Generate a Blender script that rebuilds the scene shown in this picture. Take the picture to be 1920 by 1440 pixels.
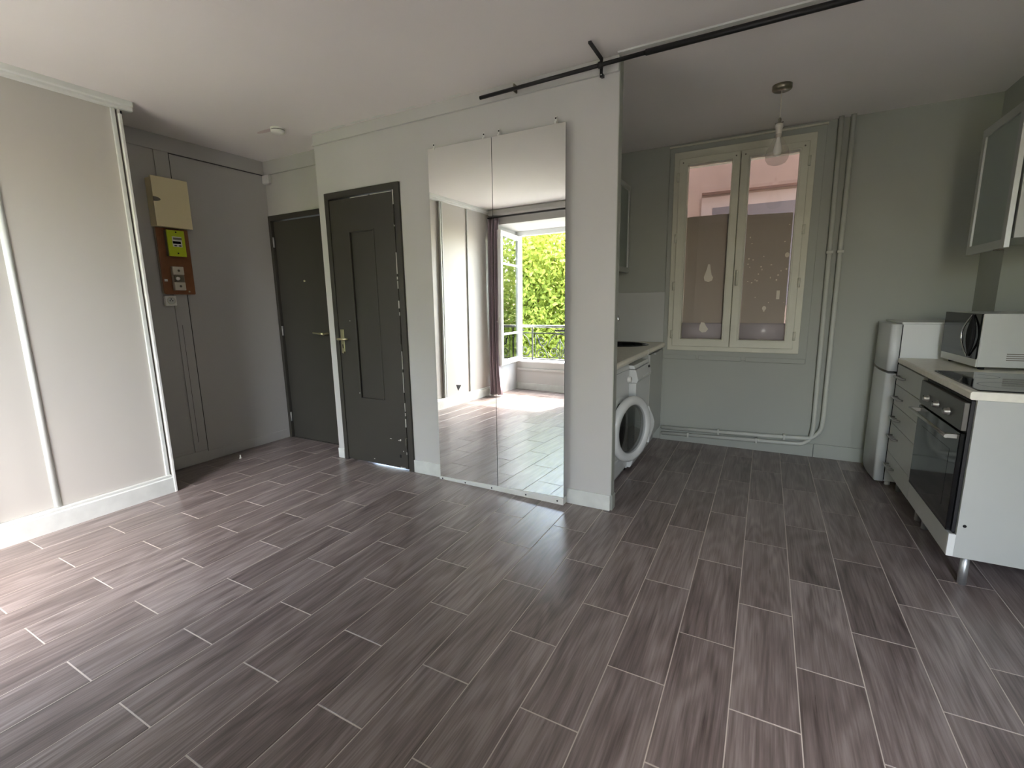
import bpy, bmesh, math, random
from mathutils import Vector, Matrix
random.seed(7)
S = bpy.context.scene
C = S.collection
for o in list(bpy.data.objects):
    bpy.data.objects.remove(o)
PI = math.pi

# ------------------------------------------------------------------ camera, sky, sun, exposure
yaw, pitch, roll, F = 0.4952, -0.1763, -0.0167, 878.1
fw = Vector((-math.sin(yaw) * math.cos(pitch), math.cos(yaw) * math.cos(pitch), math.sin(pitch)))
rt = Vector((math.cos(yaw), math.sin(yaw), 0))
up = rt.cross(fw)
r2 = rt * math.cos(roll) + up * math.sin(roll)
u2 = up * math.cos(roll) - rt * math.sin(roll)
cam = bpy.data.cameras.new('camera')
cam.sensor_width = 36.0
cam.lens = F / 1920 * 36.0
cam.clip_start = 0.02
camo = bpy.data.objects.new('camera', cam)
M = Matrix.Identity(4)
for i in range(3):
    M[i][0], M[i][1], M[i][2] = r2[i], u2[i], -fw[i]
M[0][3], M[1][3], M[2][3] = 0.0, -2.694, 1.3
camo.matrix_world = M
C.objects.link(camo)
S.camera = camo

W = bpy.data.worlds.new('world')
S.world = W
W.use_nodes = True
wn = W.node_tree
bg = wn.nodes['Background']
sky = wn.nodes.new('ShaderNodeTexSky')
sky.sky_type = 'NISHITA'
sky.sun_disc = False
sky.sun_elevation = math.radians(53)
sky.sun_rotation = math.radians(153)
sky.air_density = 1.0
sky.dust_density = 2.5
hs = wn.nodes.new('ShaderNodeHueSaturation')
hs.inputs['Saturation'].default_value = 0.85
wn.links.new(sky.outputs[0], hs.inputs['Color'])
wn.links.new(hs.outputs[0], bg.inputs[0])
bg.inputs[1].default_value = 0.50

sd = Vector((-0.150, 0.520, -0.841))
sun = bpy.data.lights.new('sun', 'SUN')
sun.energy = 1.7
sun.angle = math.radians(0.53)
sun.color = (1.0, 0.96, 0.90)
suno = bpy.data.objects.new('sun', sun)
suno.rotation_euler = sd.to_track_quat('-Z', 'Y').to_euler()
suno.location = (4, -9, 12)
C.objects.link(suno)

S.view_settings.view_transform = 'Standard'
S.view_settings.look = 'None'
S.view_settings.gamma = 1.0
S.view_settings.use_curve_mapping = False
S.view_settings.exposure = 3.08
S.cycles.max_bounces = 14
S.cycles.diffuse_bounces = 9
S.cycles.glossy_bounces = 6
S.cycles.transmission_bounces = 10
S.cycles.transparent_max_bounces = 16
S.cycles.sample_clamp_indirect = 12.0
S.cycles.use_denoising = True

# light portal: lets the renderer aim at the sky through the real window opening
pl = bpy.data.lights.new('window_portal', 'AREA')
pl.shape = 'RECTANGLE'
pl.size, pl.size_y = 1.56, 1.95
plo = bpy.data.objects.new('window_portal', pl)
plo.location = (-2.8, -3.80, 1.36)
plo.rotation_euler = (math.radians(90), 0, 0)     # -Z points to +Y, into the room
C.objects.link(plo)
pl.cycles.is_portal = True
plo2 = plo.copy(); plo2.data = pl.copy(); plo2.data.size = 0.74; plo2.location.x = 0.82; C.objects.link(plo2)  # portal for the added window that lights the kitchen

# ------------------------------------------------------------------ materials
def srgb(r, g, b):
    f = lambda c: c / 12.92 if c <= 0.04045 else ((c + 0.055) / 1.055) ** 2.4
    return (f(r / 255), f(g / 255), f(b / 255), 1.0)

def mat(name, col, rough=0.6, metal=0.0, var=0.0, scale=4.0, bump=0.0, bscale=200.0, spec=0.5, coat=0.0, trans=0.0):
    m = bpy.data.materials.new(name)
    m.use_nodes = True
    n, l = m.node_tree.nodes, m.node_tree.links
    b = n['Principled BSDF']
    c = srgb(*col)
    b.inputs['Base Color'].default_value = c
    b.inputs['Roughness'].default_value = rough
    b.inputs['Metallic'].default_value = metal
    b.inputs['Specular IOR Level'].default_value = spec
    b.inputs['Coat Weight'].default_value = coat
    b.inputs['Transmission Weight'].default_value = trans
    if var or bump:
        tc = n.new('ShaderNodeTexCoord')
    if var:
        nz = n.new('ShaderNodeTexNoise')
        nz.inputs['Scale'].default_value = scale
        nz.inputs['Detail'].default_value = 5
        l.new(tc.outputs['Object'], nz.inputs['Vector'])
        rp = n.new('ShaderNodeValToRGB')
        rp.color_ramp.elements[0].position = 0.3
        rp.color_ramp.elements[1].position = 0.7
        rp.color_ramp.elements[0].color = tuple(x * (1 - var) for x in c[:3]) + (1,)
        rp.color_ramp.elements[1].color = tuple(min(1, x * (1 + var)) for x in c[:3]) + (1,)
        l.new(nz.outputs['Fac'], rp.inputs['Fac'])
        l.new(rp.outputs['Color'], b.inputs['Base Color'])
    if bump:
        nb = n.new('ShaderNodeTexNoise')
        nb.inputs['Scale'].default_value = bscale
        nb.inputs['Detail'].default_value = 3
        l.new(tc.outputs['Object'], nb.inputs['Vector'])
        bp = n.new('ShaderNodeBump')
        bp.inputs['Strength'].default_value = bump
        bp.inputs['Distance'].default_value = 0.002
        l.new(nb.outputs['Fac'], bp.inputs['Height'])
        l.new(bp.outputs['Normal'], b.inputs['Normal'])
    return m

def glass_mat(name, tint=(1, 1, 1), refl=1.0):
    """thin pane: see-through plus a Fresnel reflection"""
    m = bpy.data.materials.new(name)
    m.use_nodes = True
    n, l = m.node_tree.nodes, m.node_tree.links
    n.remove(n['Principled BSDF'])
    out = n['Material Output']
    tr = n.new('ShaderNodeBsdfTransparent')
    tr.inputs[0].default_value = tint + (1,)
    gl = n.new('ShaderNodeBsdfGlossy')
    gl.inputs['Roughness'].default_value = 0.02
    fr = n.new('ShaderNodeFresnel')
    fr.inputs[0].default_value = 1.45
    mx = n.new('ShaderNodeMixShader')
    if refl != 1.0:
        mu = n.new('ShaderNodeMath')
        mu.operation = 'MULTIPLY'
        mu.inputs[1].default_value = refl
        l.new(fr.outputs[0], mu.inputs[0])
        l.new(mu.outputs[0], mx.inputs[0])
    else:
        l.new(fr.outputs[0], mx.inputs[0])
    l.new(tr.outputs[0], mx.inputs[1])
    l.new(gl.outputs[0], mx.inputs[2])
    l.new(mx.outputs[0], out.inputs[0])
    return m

def sheet_mat(name, col, tl=0.4, tcol=None, see=0.0):
    """thin sheet that lets light through: diffuse + translucent (+ a little straight through)"""
    m = bpy.data.materials.new(name)
    m.use_nodes = True
    n, l = m.node_tree.nodes, m.node_tree.links
    n.remove(n['Principled BSDF'])
    out = n['Material Output']
    d = n.new('ShaderNodeBsdfDiffuse'); d.inputs[0].default_value = srgb(*col)
    t = n.new('ShaderNodeBsdfTranslucent'); t.inputs[0].default_value = srgb(*(tcol or col))
    mx = n.new('ShaderNodeMixShader'); mx.inputs[0].default_value = tl
    l.new(d.outputs[0], mx.inputs[1]); l.new(t.outputs[0], mx.inputs[2])
    last = mx
    if see:
        tr = n.new('ShaderNodeBsdfTransparent')
        m2 = n.new('ShaderNodeMixShader'); m2.inputs[0].default_value = see
        l.new(mx.outputs[0], m2.inputs[1]); l.new(tr.outputs[0], m2.inputs[2])
        last = m2
    l.new(last.outputs[0], out.inputs[0])
    return m

def tile_mat():
    m = bpy.data.materials.new('wood_look_tile')
    m.use_nodes = True
    n, l = m.node_tree.nodes, m.node_tree.links
    b = n['Principled BSDF']
    tc = n.new('ShaderNodeTexCoord')
    oi = n.new('ShaderNodeObjectInfo')
    off = n.new('ShaderNodeVectorMath'); off.operation = 'SCALE'
    comb = n.new('ShaderNodeCombineXYZ')
    l.new(oi.outputs['Random'], comb.inputs[0]); l.new(oi.outputs['Random'], comb.inputs[1]); l.new(oi.outputs['Random'], comb.inputs[2])
    l.new(comb.outputs[0], off.inputs[0]); off.inputs['Scale'].default_value = 37.0
    add = n.new('ShaderNodeVectorMath'); add.operation = 'ADD'
    l.new(tc.outputs['Object'], add.inputs[0]); l.new(off.outputs[0], add.inputs[1])
    # long soft figure
    mp = n.new('ShaderNodeMapping'); mp.inputs['Scale'].default_value = (14, 1.6, 1)
    l.new(add.outputs[0], mp.inputs['Vector'])
    n1 = n.new('ShaderNodeTexNoise'); n1.inputs['Scale'].default_value = 1.0; n1.inputs['Detail'].default_value = 6; n1.inputs['Distortion'].default_value = 1.2
    l.new(mp.outputs[0], n1.inputs['Vector'])
    # fine fibres
    mp2 = n.new('ShaderNodeMapping'); mp2.inputs['Scale'].default_value = (170, 5, 1)
    l.new(add.outputs[0], mp2.inputs['Vector'])
    n2 = n.new('ShaderNodeTexNoise'); n2.inputs['Scale'].default_value = 1.0; n2.inputs['Detail'].default_value = 4
    l.new(mp2.outputs[0], n2.inputs['Vector'])
    # cathedral rings
    mp3 = n.new('ShaderNodeMapping'); mp3.inputs['Scale'].default_value = (9, 1.3, 1)
    l.new(add.outputs[0], mp3.inputs['Vector'])
    n3 = n.new('ShaderNodeTexNoise'); n3.inputs['Scale'].default_value = 0.8; n3.inputs['Detail'].default_value = 1.5
    l.new(mp3.outputs[0], n3.inputs['Vector'])
    mul = n.new('ShaderNodeMath'); mul.operation = 'MULTIPLY'; mul.inputs[1].default_value = 62.0
    l.new(n3.outputs['Fac'], mul.inputs[0])
    sn = n.new('ShaderNodeMath'); sn.operation = 'SINE'
    l.new(mul.outputs[0], sn.inputs[0])
    def mth(op, a, bb):
        q = n.new('ShaderNodeMath'); q.operation = op
        for i, v in enumerate((a, bb)):
            if isinstance(v, (int, float)): q.inputs[i].default_value = v
            else: l.new(v, q.inputs[i])
        return q.outputs[0]
    v = mth('MULTIPLY', n1.outputs['Fac'], 0.62)
    v = mth('ADD', v, mth('MULTIPLY', n2.outputs['Fac'], 0.50))
    v = mth('ADD', v, mth('MULTIPLY', sn.outputs[0], 0.05))
    v = mth('ADD', v, mth('MULTIPLY', mth('SUBTRACT', oi.outputs['Random'], 0.5), 0.10))
    rp = n.new('ShaderNodeValToRGB')
    e = rp.color_ramp.elements
    e[0].position = 0.30; e[0].color = srgb(78, 67, 64)
    e[1].position = 0.86; e[1].color = srgb(166, 154, 150)
    k = e.new(0.54); k.color = srgb(121, 109, 105)
    l.new(v, rp.inputs['Fac'])
    l.new(rp.outputs['Color'], b.inputs['Base Color'])
    b.inputs['Roughness'].default_value = 0.36
    rr = mth('ADD', mth('MULTIPLY', n2.outputs['Fac'], 0.14), 0.24)
    b.inputs['IOR'].default_value = 1.62
    l.new(rr, b.inputs['Roughness'])
    bp = n.new('ShaderNodeBump'); bp.inputs['Strength'].default_value = 0.22; bp.inputs['Distance'].default_value = 0.0008
    l.new(n2.outputs['Fac'], bp.inputs['Height'])
    l.new(bp.outputs['Normal'], b.inputs['Normal'])
    return m

M_wall = mat('wall_paint', (200, 199, 196), 0.75, var=0.02, scale=1.6, bump=0.15, bscale=120)
M_grey = mat('kitchen_paint', (164, 167, 157), 0.7, var=0.02, scale=1.6, bump=0.15, bscale=120)
M_hall = mat('hall_paint', (184, 183, 179), 0.7, var=0.025, scale=1.6, bump=0.15, bscale=120)
M_ceil = mat('ceiling_paint', (236, 232, 228), 0.85, var=0.02, scale=1.2, bump=0.12, bscale=60)
M_white = mat('white_gloss_paint', (226, 227, 221), 0.4, var=0.03, scale=9)
M_base = mat('worn_white_skirting', (216, 219, 214), 0.5, var=0.07, scale=12, bump=0.3, bscale=40)
M_closet = mat('closet_panel', (196, 192, 184), 0.42, var=0.015, scale=1.5)
M_track = mat('closet_track', (222, 224, 218), 0.38)
M_stile = mat('closet_stile', (214, 217, 212), 0.35, var=0.02, scale=14)
M_dark = mat('dark_door_paint', (60, 58, 52), 0.5, var=0.04, scale=6, bump=0.1, bscale=90)
M_chip = mat('chipped_paint', (206, 204, 196), 0.7)
M_gap = mat('dark_gap', (18, 18, 18), 0.8)
M_tile = tile_mat()
M_grout = mat('grout', (200, 190, 180), 0.8, var=0.12, scale=3)
M_mirror = mat('mirror_silver', (240, 242, 238), 0.0, 1.0)
M_medge = mat('mirror_edge', (84, 92, 86), 0.3)
M_steel = mat('brushed_steel', (190, 190, 186), 0.28, 1.0, var=0.05, scale=40)
M_chrome = mat('chrome', (214, 214, 212), 0.12, 1.0)
M_alu = mat('aluminium', (204, 206, 204), 0.42, 0.85)
M_brass = mat('pale_brass', (206, 200, 162), 0.3, 0.85)
M_black = mat('black_metal', (22, 22, 24), 0.42)
M_cream = mat('cream_plastic', (232, 220, 178), 0.5)
M_grip = mat('grey_grip', (112, 106, 92), 0.6)
M_lime = mat('lime_plastic', (190, 208, 34), 0.45)
M_wood = mat('varnished_board', (134, 86, 54), 0.35, var=0.16, scale=10)
M_woodedge = mat('board_edge', (150, 140, 122), 0.6)
M_plast = mat('white_plastic', (228, 228, 222), 0.4)
M_plast2 = mat('aged_plastic', (206, 200, 182), 0.45)
M_disp = mat('display_black', (14, 16, 15), 0.15)
M_appl = mat('appliance_enamel', (218, 221, 218), 0.25, var=0.01, scale=3)
M_appg = mat('appliance_shade', (204, 207, 203), 0.35)
M_lam = mat('white_laminate', (184, 186, 180), 0.38, var=0.015, scale=5)
M_wtop = mat('worktop_laminate', (230, 226, 210), 0.4, var=0.05, scale=30)
M_blkglass = mat('black_glass', (12, 13, 13), 0.06, spec=0.6)
M_ovensteel = mat('oven_steel', (112, 110, 106), 0.34, 0.9, var=0.03, scale=60)
M_silver = mat('silver_paint', (208, 209, 203), 0.38, 0.25, var=0.01, scale=30)
M_win = mat('old_window_paint', (206, 205, 186), 0.5, var=0.05, scale=7, bump=0.2, bscale=60)
M_pvc = mat('white_pvc', (240, 241, 240), 0.3)
M_pipe = mat('painted_pipe', (192, 194, 184), 0.5, var=0.04, scale=10)
M_glass = glass_mat('window_glass')
M_glass2 = glass_mat('double_glazing', (0.90, 0.93, 0.91), 2.2)
M_bowl = glass_mat('porthole_glass', (0.80, 0.84, 0.84), 2.2)
M_bowl2 = sheet_mat('bowl_glass', (176, 182, 182), 0.4, (190, 196, 196), see=0.62)
M_frost = sheet_mat('frosted_glass', (196, 204, 196), 0.5)
M_film = sheet_mat('privacy_film', (184, 173, 158), 0.15, (150, 140, 130))
M_patch = sheet_mat('torn_film', (236, 230, 214), 0.2)
M_reflband = mat('reflection_band', (172, 164, 164), 0.3)  # grey of the reflected light band low in the kitchen panes
M_curtain = mat('curtain_cloth', (160, 146, 154), 0.9, var=0.08, scale=60)
M_iron = mat('wrought_iron', (40, 44, 42), 0.5)
M_salmon = mat('salmon_stucco', (170, 150, 138), 0.9, var=0.08, scale=3, bump=0.3, bscale=30)
M_salmon2 = mat('pale_stucco', (192, 178, 172), 0.9)
M_redtrim = mat('brick_red', (138, 112, 104), 0.9)
M_awning = mat('purple_grey', (122, 116, 120), 0.7)
M_leaf = sheet_mat('tree_leaf', (128, 140, 66), 0.5, (198, 202, 98))
M_leaf2 = sheet_mat('tree_leaf_pale', (146, 162, 92), 0.5, (204, 214, 120))
M_bark = mat('bark', (92, 82, 70), 0.9, var=0.2, scale=8)
M_facade = mat('facade_stone', (206, 198, 184), 0.9)
M_pend = sheet_mat('pendant_glass', (206, 196, 180), 0.5, (220, 212, 196), see=0.74)
M_rose = mat('nickel_rose', (150, 146, 130), 0.3, 1.0)
M_bulb = mat('bulb_glass', (240, 240, 234), 0.08, coat=0.5)
M_neck = mat('pendant_neck', (214, 208, 196), 0.35)

# ------------------------------------------------------------------ geometry helpers
class MB:
    def __init__(s, o=(0, 0, 0)):
        s.bm = bmesh.new(); s.o = Vector(o)
    def V(s, p): return s.bm.verts.new(Vector(p) - s.o)
    def F(s, vs, smooth=False):
        try:
            f = s.bm.faces.new(vs); f.smooth = smooth; return f
        except ValueError:
            return None
    def box(s, x0, x1, y0, y1, z0, z1):
        v = [s.V((x, y, z)) for x in (x0, x1) for y in (y0, y1) for z in (z0, z1)]
        for q in ((0, 1, 3, 2), (4, 6, 7, 5), (0, 4, 5, 1), (2, 3, 7, 6), (0, 2, 6, 4), (1, 5, 7, 3)):
            s.F([v[i] for i in q])
        return s
    def hexa(s, b, t):
        """four bottom corners and four top corners, any order that matches"""
        vb = [s.V(p) for p in b]; vt = [s.V(p) for p in t]
        s.F(vb[::-1]); s.F(vt)
        for i in range(4):
            j = (i + 1) % 4
            s.F([vb[i], vb[j], vt[j], vt[i]])
        return s
    def prism(s, poly, axis, a, b, smooth=False):
        """poly: 2-D points in the plane across axis (x:(y,z) y:(x,z) z:(x,y))"""
        def P(u, v, w):
            return {'x': (w, u, v), 'y': (u, w, v), 'z': (u, v, w)}[axis]
        A = [s.V(P(u, v, a)) for u, v in poly]; B = [s.V(P(u, v, b)) for u, v in poly]
        s.F(A[::-1]); s.F(B)
        n = len(poly)
        for i in range(n):
            j = (i + 1) % n
            s.F([A[i], A[j], B[j], B[i]], smooth)
        return s
    def cyl(s, p0, p1, r, n=16, r1=None, cap=True):
        return s.tube([p0, p1], [r, r if r1 is None else r1], n, cap)
    def tube(s, pts, r, n=10, cap=True):
        pts = [Vector(p) for p in pts]
        k = len(pts)
        rr = r if isinstance(r, (list, tuple)) else [r] * k
        rings = []
        prev = None
        for i, p in enumerate(pts):
            if i == 0: d = pts[1] - pts[0]
            elif i == k - 1: d = pts[-1] - pts[-2]
            else: d = (pts[i + 1] - p).normalized() + (p - pts[i - 1]).normalized()
            d.normalize()
            if prev is None:
                a = d.orthogonal().normalized()
            else:
                a = (prev - d * prev.dot(d)).normalized()
            prev = a
            b = d.cross(a)
            rings.append([s.V(p + (a * math.cos(2 * PI * j / n) + b * math.sin(2 * PI * j / n)) * rr[i]) for j in range(n)])
        for i in range(k - 1):
            for j in range(n):
                q = (j + 1) % n
                s.F([rings[i][j], rings[i][q], rings[i + 1][q], rings[i + 1][j]], True)
        if cap:
            s.F(rings[0][::-1]); s.F(rings[-1])
        return s
    def lathe(s, prof, c, ax='z', n=24, sx=1.0):
        """prof: (radius, height) pairs along axis from centre c"""
        if isinstance(ax, str):
            d = {'x': Vector((1, 0, 0)), 'y': Vector((0, 1, 0)), 'z': Vector((0, 0, 1))}[ax]
        else: d = Vector(ax).normalized()
        a = d.orthogonal().normalized(); b = d.cross(a); c = Vector(c)
        rings = []
        for r, h in prof:
            if r < 1e-6: rings.append([s.V(c + d * h)])
            else: rings.append([s.V(c + d * h + (a * math.cos(2 * PI * j / n) + b * math.sin(2 * PI * j / n)) * r) for j in range(n)])
        for A, B in zip(rings, rings[1:]):
            for j in range(n):
                q = (j + 1) % n
                if len(A) == 1 and len(B) == 1: continue
                if len(A) == 1: s.F([A[0], B[q], B[j]], True)
                elif len(B) == 1: s.F([A[j], A[q], B[0]], True)
                else: s.F([A[j], A[q], B[q], B[j]], True)
        return s
    def plate(s, outer, holes, axis, a, b):
        """flat plate with holes, extruded along axis from a to b"""
        def P(u, v, w):
            return {'x': (w, u, v), 'y': (u, w, v), 'z': (u, v, w)}[axis]
        for w, flip in ((a, False), (b, True)):
            tmp = bmesh.new(); es = []
            for lp in [outer] + holes:
                vs = [tmp.verts.new(P(u, v, w)) for u, v in lp]
                for i in range(len(vs)): es.append(tmp.edges.new((vs[i], vs[(i + 1) % len(vs)])))
            bmesh.ops.triangle_fill(tmp, use_beauty=True, edges=es)
            for f in tmp.faces:
                vs = [s.V(v.co) for v in f.verts]
                s.F(vs)
            tmp.free()
        for lp in [outer] + holes:
            A = [s.V(P(u, v, a)) for u, v in lp]; B = [s.V(P(u, v, b)) for u, v in lp]
            n = len(lp)
            for i in range(n):
                j = (i + 1) % n
                s.F([A[i], A[j], B[j], B[i]])
        return s
    def sheet(s, fn, nu, nv, smooth=True):
        g = [[s.V(fn(i / nu, j / nv)) for j in range(nv + 1)] for i in range(nu + 1)]
        for i in range(nu):
            for j in range(nv):
                s.F([g[i][j], g[i + 1][j], g[i + 1][j + 1], g[i][j + 1]], smooth)
        return s
    def build(s, name, m, parent=None, bevel=0.0, seg=2, loc=None, merge=True):
        if merge: bmesh.ops.remove_doubles(s.bm, verts=s.bm.verts, dist=1e-5)
        bmesh.ops.recalc_face_normals(s.bm, faces=s.bm.faces)
        me = bpy.data.meshes.new(name)
        s.bm.to_mesh(me); s.bm.free()
        me.materials.append(m)
        o = bpy.data.objects.new(name, me)
        C.objects.link(o)
        if parent is not None: o.parent = parent
        else: o.location = s.o if loc is None else loc
        if bevel:
            md = o.modifiers.new('bevel', 'BEVEL'); md.width = bevel; md.segments = seg
            md.limit_method = 'ANGLE'; md.angle_limit = math.radians(40)
        return o

def tag(o, label=None, cat=None, group=None, kind=None):
    if label: o['label'] = label
    if cat: o['category'] = cat
    if group: o['group'] = group
    if kind: o['kind'] = kind
    return o
def thing(name, loc, label, cat, group=None, kind=None, rotz=0.0):
    o = bpy.data.objects.new(name, None)
    o.location = loc; o.rotation_euler = (0, 0, rotz); o.empty_display_size = 0.1
    C.objects.link(o)
    return tag(o, label, cat, group, kind)
def struct(o, label=None, cat=None):
    return tag(o, label, cat, None, 'structure')
def rect(u0, u1, v0, v1): return [(u0, v0), (u1, v0), (u1, v1), (u0, v1)]
def ell(cx, cy, rx, ry, n=32): return [(cx + rx * math.cos(2 * PI * i / n), cy + ry * math.sin(2 * PI * i / n)) for i in range(n)]

# ------------------------------------------------------------------ measures of the room (metres)
ZC = 2.567
XL, XA, XC, XR = -3.15, -4.106, -3.618, -0.774     # end of the mirror wall, hall wall, closet face, free end of the mirror wall
YB, YK, YW = 0.238, 1.70, -3.04                     # entry wall, kitchen back wall, window wall
XKL, XKR = -1.45, 1.39                              # kitchen side walls
PT = 0.065                                          # thickness of the partition
WX0, WX1, WZ1 = -3.58, -2.02, 2.37
VX0, VX1 = 0.46, 1.18                              # second window, added unseen behind the photographer to light the kitchen

# ------------------------------------------------------------------ floor
fl = MB().box(-4.3, 1.6, -3.80, 1.95, -0.15, -0.0010).build('floor', M_grout)
struct(fl, 'grey brown wood-look tiled floor with pale grout lines', 'floor')
meshes = {}
def tile(x0, x1, y0, y1):
    w, h = round(x1 - x0, 4), round(y1 - y0, 4)
    if w < 0.02 or h < 0.02: return
    if (w, h) not in meshes:
        b = MB()
        e = 0.0007
        lo = [(-w / 2, -h / 2, -0.006), (w / 2, -h / 2, -0.006), (w / 2, h / 2, -0.006), (-w / 2, h / 2, -0.006)]
        mi = [(p[0], p[1], -e) for p in lo]
        hi = [(p[0] - math.copysign(e, p[0]), p[1] - math.copysign(e, p[1]), 0.0) for p in lo]
        L, Mi, Hh = [[b.V(p) for p in q] for q in (lo, mi, hi)]
        for A, B in ((L, Mi), (Mi, Hh)):
            for i in range(4):
                j = (i + 1) % 4
                b.F([A[i], A[j], B[j], B[i]])
        b.F(Hh)
        bmesh.ops.recalc_face_normals(b.bm, faces=b.bm.faces)
        me = bpy.data.meshes.new('tile'); b.bm.to_mesh(me); b.bm.free(); me.materials.append(M_tile)
        meshes[(w, h)] = me
    o = bpy.data.objects.new('tile', meshes[(w, h)])
    C.objects.link(o); o.parent = fl
    o.location = ((x0 + x1) / 2, (y0 + y1) / 2, random.uniform(-0.0003, 0.0))
    o.rotation_euler = (random.uniform(-0.0008, 0.0008), random.uniform(-0.0004, 0.0004), 0)
TW, TL_, G = 0.1995, 0.598, 0.0046
for k in range(-19, 9):
    xa = -0.418 + TW * k
    y0 = -0.634 if k % 2 == 0 else -0.936
    lox, hix = max(xa, XA), min(xa + TW, XKR)
    for q in range(-6, 6):
        ya = y0 + TL_ * q
        yl, yh = YW if not (-3.6 < xa + TW / 2 < -2.02 or VX0 < xa + TW / 2 < VX1) else -3.68, YK
        if xa + TW < XL: yh = YB
        a, b_ = max(ya, yl), min(ya + TL_, yh)
        if b_ - a > 0.03 and hix - lox > 0.03:
            tile(lox + 0.0017, hix - 0.0017, a + G / 2, b_ - G / 2)

# ------------------------------------------------------------------ ceiling and walls
ceil = MB().box(-4.3, 1.6, -3.80, 1.95, ZC, ZC + 0.2).build('ceiling', M_ceil)
struct(ceil, 'white painted ceiling with a faint joint line', 'ceiling')
MB().box(-2.159, -2.153, -3.0, -0.05, ZC - 0.0002, ZC + 0.01).build('joint_strip', M_ceil, ceil)
MB().prism([(-0.055, ZC + 0.01), (-0.040, ZC - 0.006), (-0.008, ZC - 0.006), (0.0, ZC + 0.01)], 'x', XR, XKR).build('ceiling_band', M_white, ceil)

M_stain = mat('ceiling_stain', (214, 200, 196), 0.9)
MB().prism(ell(-3.36, -0.245, 0.10, 0.022, 14), 'z', ZC - 0.0006, ZC + 0.005).build('ceiling_stain', M_stain, ceil)
rp_ = random.Random(21)
pk = MB()
for i in range(16):
    x = rp_.uniform(-3.12, -1.75)
    a_ = rp_.uniform(0.02, 0.09)
    q = [(x + a_ * math.cos(2 * PI * j / 7) * rp_.uniform(.6, 1), -0.035 + rp_.uniform(0.006, 0.018) * math.sin(2 * PI * j / 7)) for j in range(7)]
    pk.prism(q, 'z', ZC - rp_.uniform(0.0008, 0.002), ZC + 0.005)
pk.build('peeling_paint', M_white, ceil)

# mirror wall (partition) with the opening of the grey door
D0, D1, DT = -3.035, -2.362, 2.095
wf = MB()
wf.plate([(XL, 0), (D0, 0), (D0, DT), (D1, DT), (D1, 0), (XR, 0), (XR, ZC), (XL, ZC)], [], 'y', 0.0, PT)
wf.box(XL, XL + 0.06, PT, YB, 0, ZC)
wf = wf.build('wall_front', M_wall)
struct(wf, 'pale grey partition wall carrying the two tall mirrors', 'wall')
MB().box(XR, XR + 0.004, 0.002, PT - 0.002, 0.0, ZC).build('end_trim', M_grey, wf)
# behind the grey door: a dark cupboard
cb = MB().box(XL + 0.061, XKL - 0.05, 0.75, 0.80, 0, ZC)
cb = cb.build('wall_cupboard', M_wall); struct(cb)

we = MB().plate([(XA, 0), (-4.07, 0), (-4.07, 2.075), (-3.20, 2.075), (-3.20, 0), (XL + 0.06, 0), (XL + 0.06, ZC), (XA, ZC)], [], 'y', YB, YB + 0.12).build('wall_entry', M_hall)
struct(we, 'short wall above the dark entrance door', 'wall')
wl = MB().box(XA - 0.15, XA, YW - 0.8, YB + 0.12, 0, ZC).build('wall_left', M_hall)
struct(wl, 'grey hall wall with raised trim boards and the meter board', 'wall')
wk = MB().plate(rect(XKL - 0.15, XKR + 0.15, 0, ZC), [rect(-0.722, 0.204, 0.88, 2.432)], 'y', YK, YK + 0.30).build('wall_back', M_grey)
struct(wk, 'grey green kitchen wall around the old window', 'wall')
wkl = MB().box(XKL - 0.1, XKL, PT, YK, 0, ZC).build('wall_kitchen', M_grey)
struct(wkl)
wr = MB().box(XKR, XKR + 0.15, YW - 0.8, YK, 0, ZC)
wr = wr.build('wall_right', M_grey); struct(wr, 'grey green kitchen side wall behind the microwave', 'wall')
MB().box(1.252, XKR, 1.33, YK, 0, ZC).build('pipe_chase', M_grey, wr)
# window wall behind the camera, seen in the mirrors
ww = MB().plate([(XA, 0), (WX0, 0), (WX0, WZ1), (WX1, WZ1), (WX1, 0), (VX0, 0), (VX0, WZ1), (VX1, WZ1), (VX1, 0), (XKR, 0), (XKR, ZC), (XA, ZC)], [], 'y', -3.80, YW)
ww = ww.build('wall_window', M_wall)
struct(ww, 'window wall seen in the mirrors with a deep bright recess', 'wall')
for wx0, wx1 in ((WX0, WX1), (VX0, VX1)):
    MB().box(wx0, wx1, -3.80, -3.68, 0, 0.425).build('apron', M_wall, ww)
    MB().box(wx0 + 0.02, wx1 - 0.02, -3.70, -3.655, 0.30, 0.335).build('apron_moulding', M_wall, ww, bevel=0.006)
    MB().box(wx0, wx1, -3.68, -3.667, 0, 0.10).build('apron_skirting', M_base, ww)

# cornices and skirtings
def trim(name, m, *boxes, bevel=0.003):
    b = MB()
    for q in boxes: b.box(*q)
    return struct(b.build(name, m, bevel=bevel))
trim('trim_1', M_wall, (XL, XR, -0.012, 0.0, 2.495, ZC))
MB().box(XL - 0.003, XR, -0.018, 0.0, 2.488, 2.4975).build('cornice_bead', M_wall, bpy.data.objects['trim_1'])
trim('trim_2', M_hall, (XA, XL, YB - 0.014, YB, 2.449, ZC))
trim('trim_3', M_hall, (XA, XA + 0.012, -1.03, YB - 0.014, 2.452, ZC))
trim('trim_4', M_hall, (XA, XA + 0.012, -0.66, -0.560, 0.100, 2.452))
trim('trim_7', mat('shadow_and_cable_line', (74, 72, 70), 0.8), (XA, XA + 0.0125, -0.560, -0.556, 0.085, 2.449), (XA, XA + 0.0125, -0.560, YB - 0.014, 2.447, 2.4515), (XA + 0.012, XA + 0.0126, -0.627, -0.624, 0.18, 1.15), bevel=0.0)  # edge shadows drawn as dark strips by stile and rail; third is a cable
trim('trim_5', M_wall, (XC, XKR, YW, YW + 0.05, 2.485, ZC), bevel=0.02)
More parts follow.
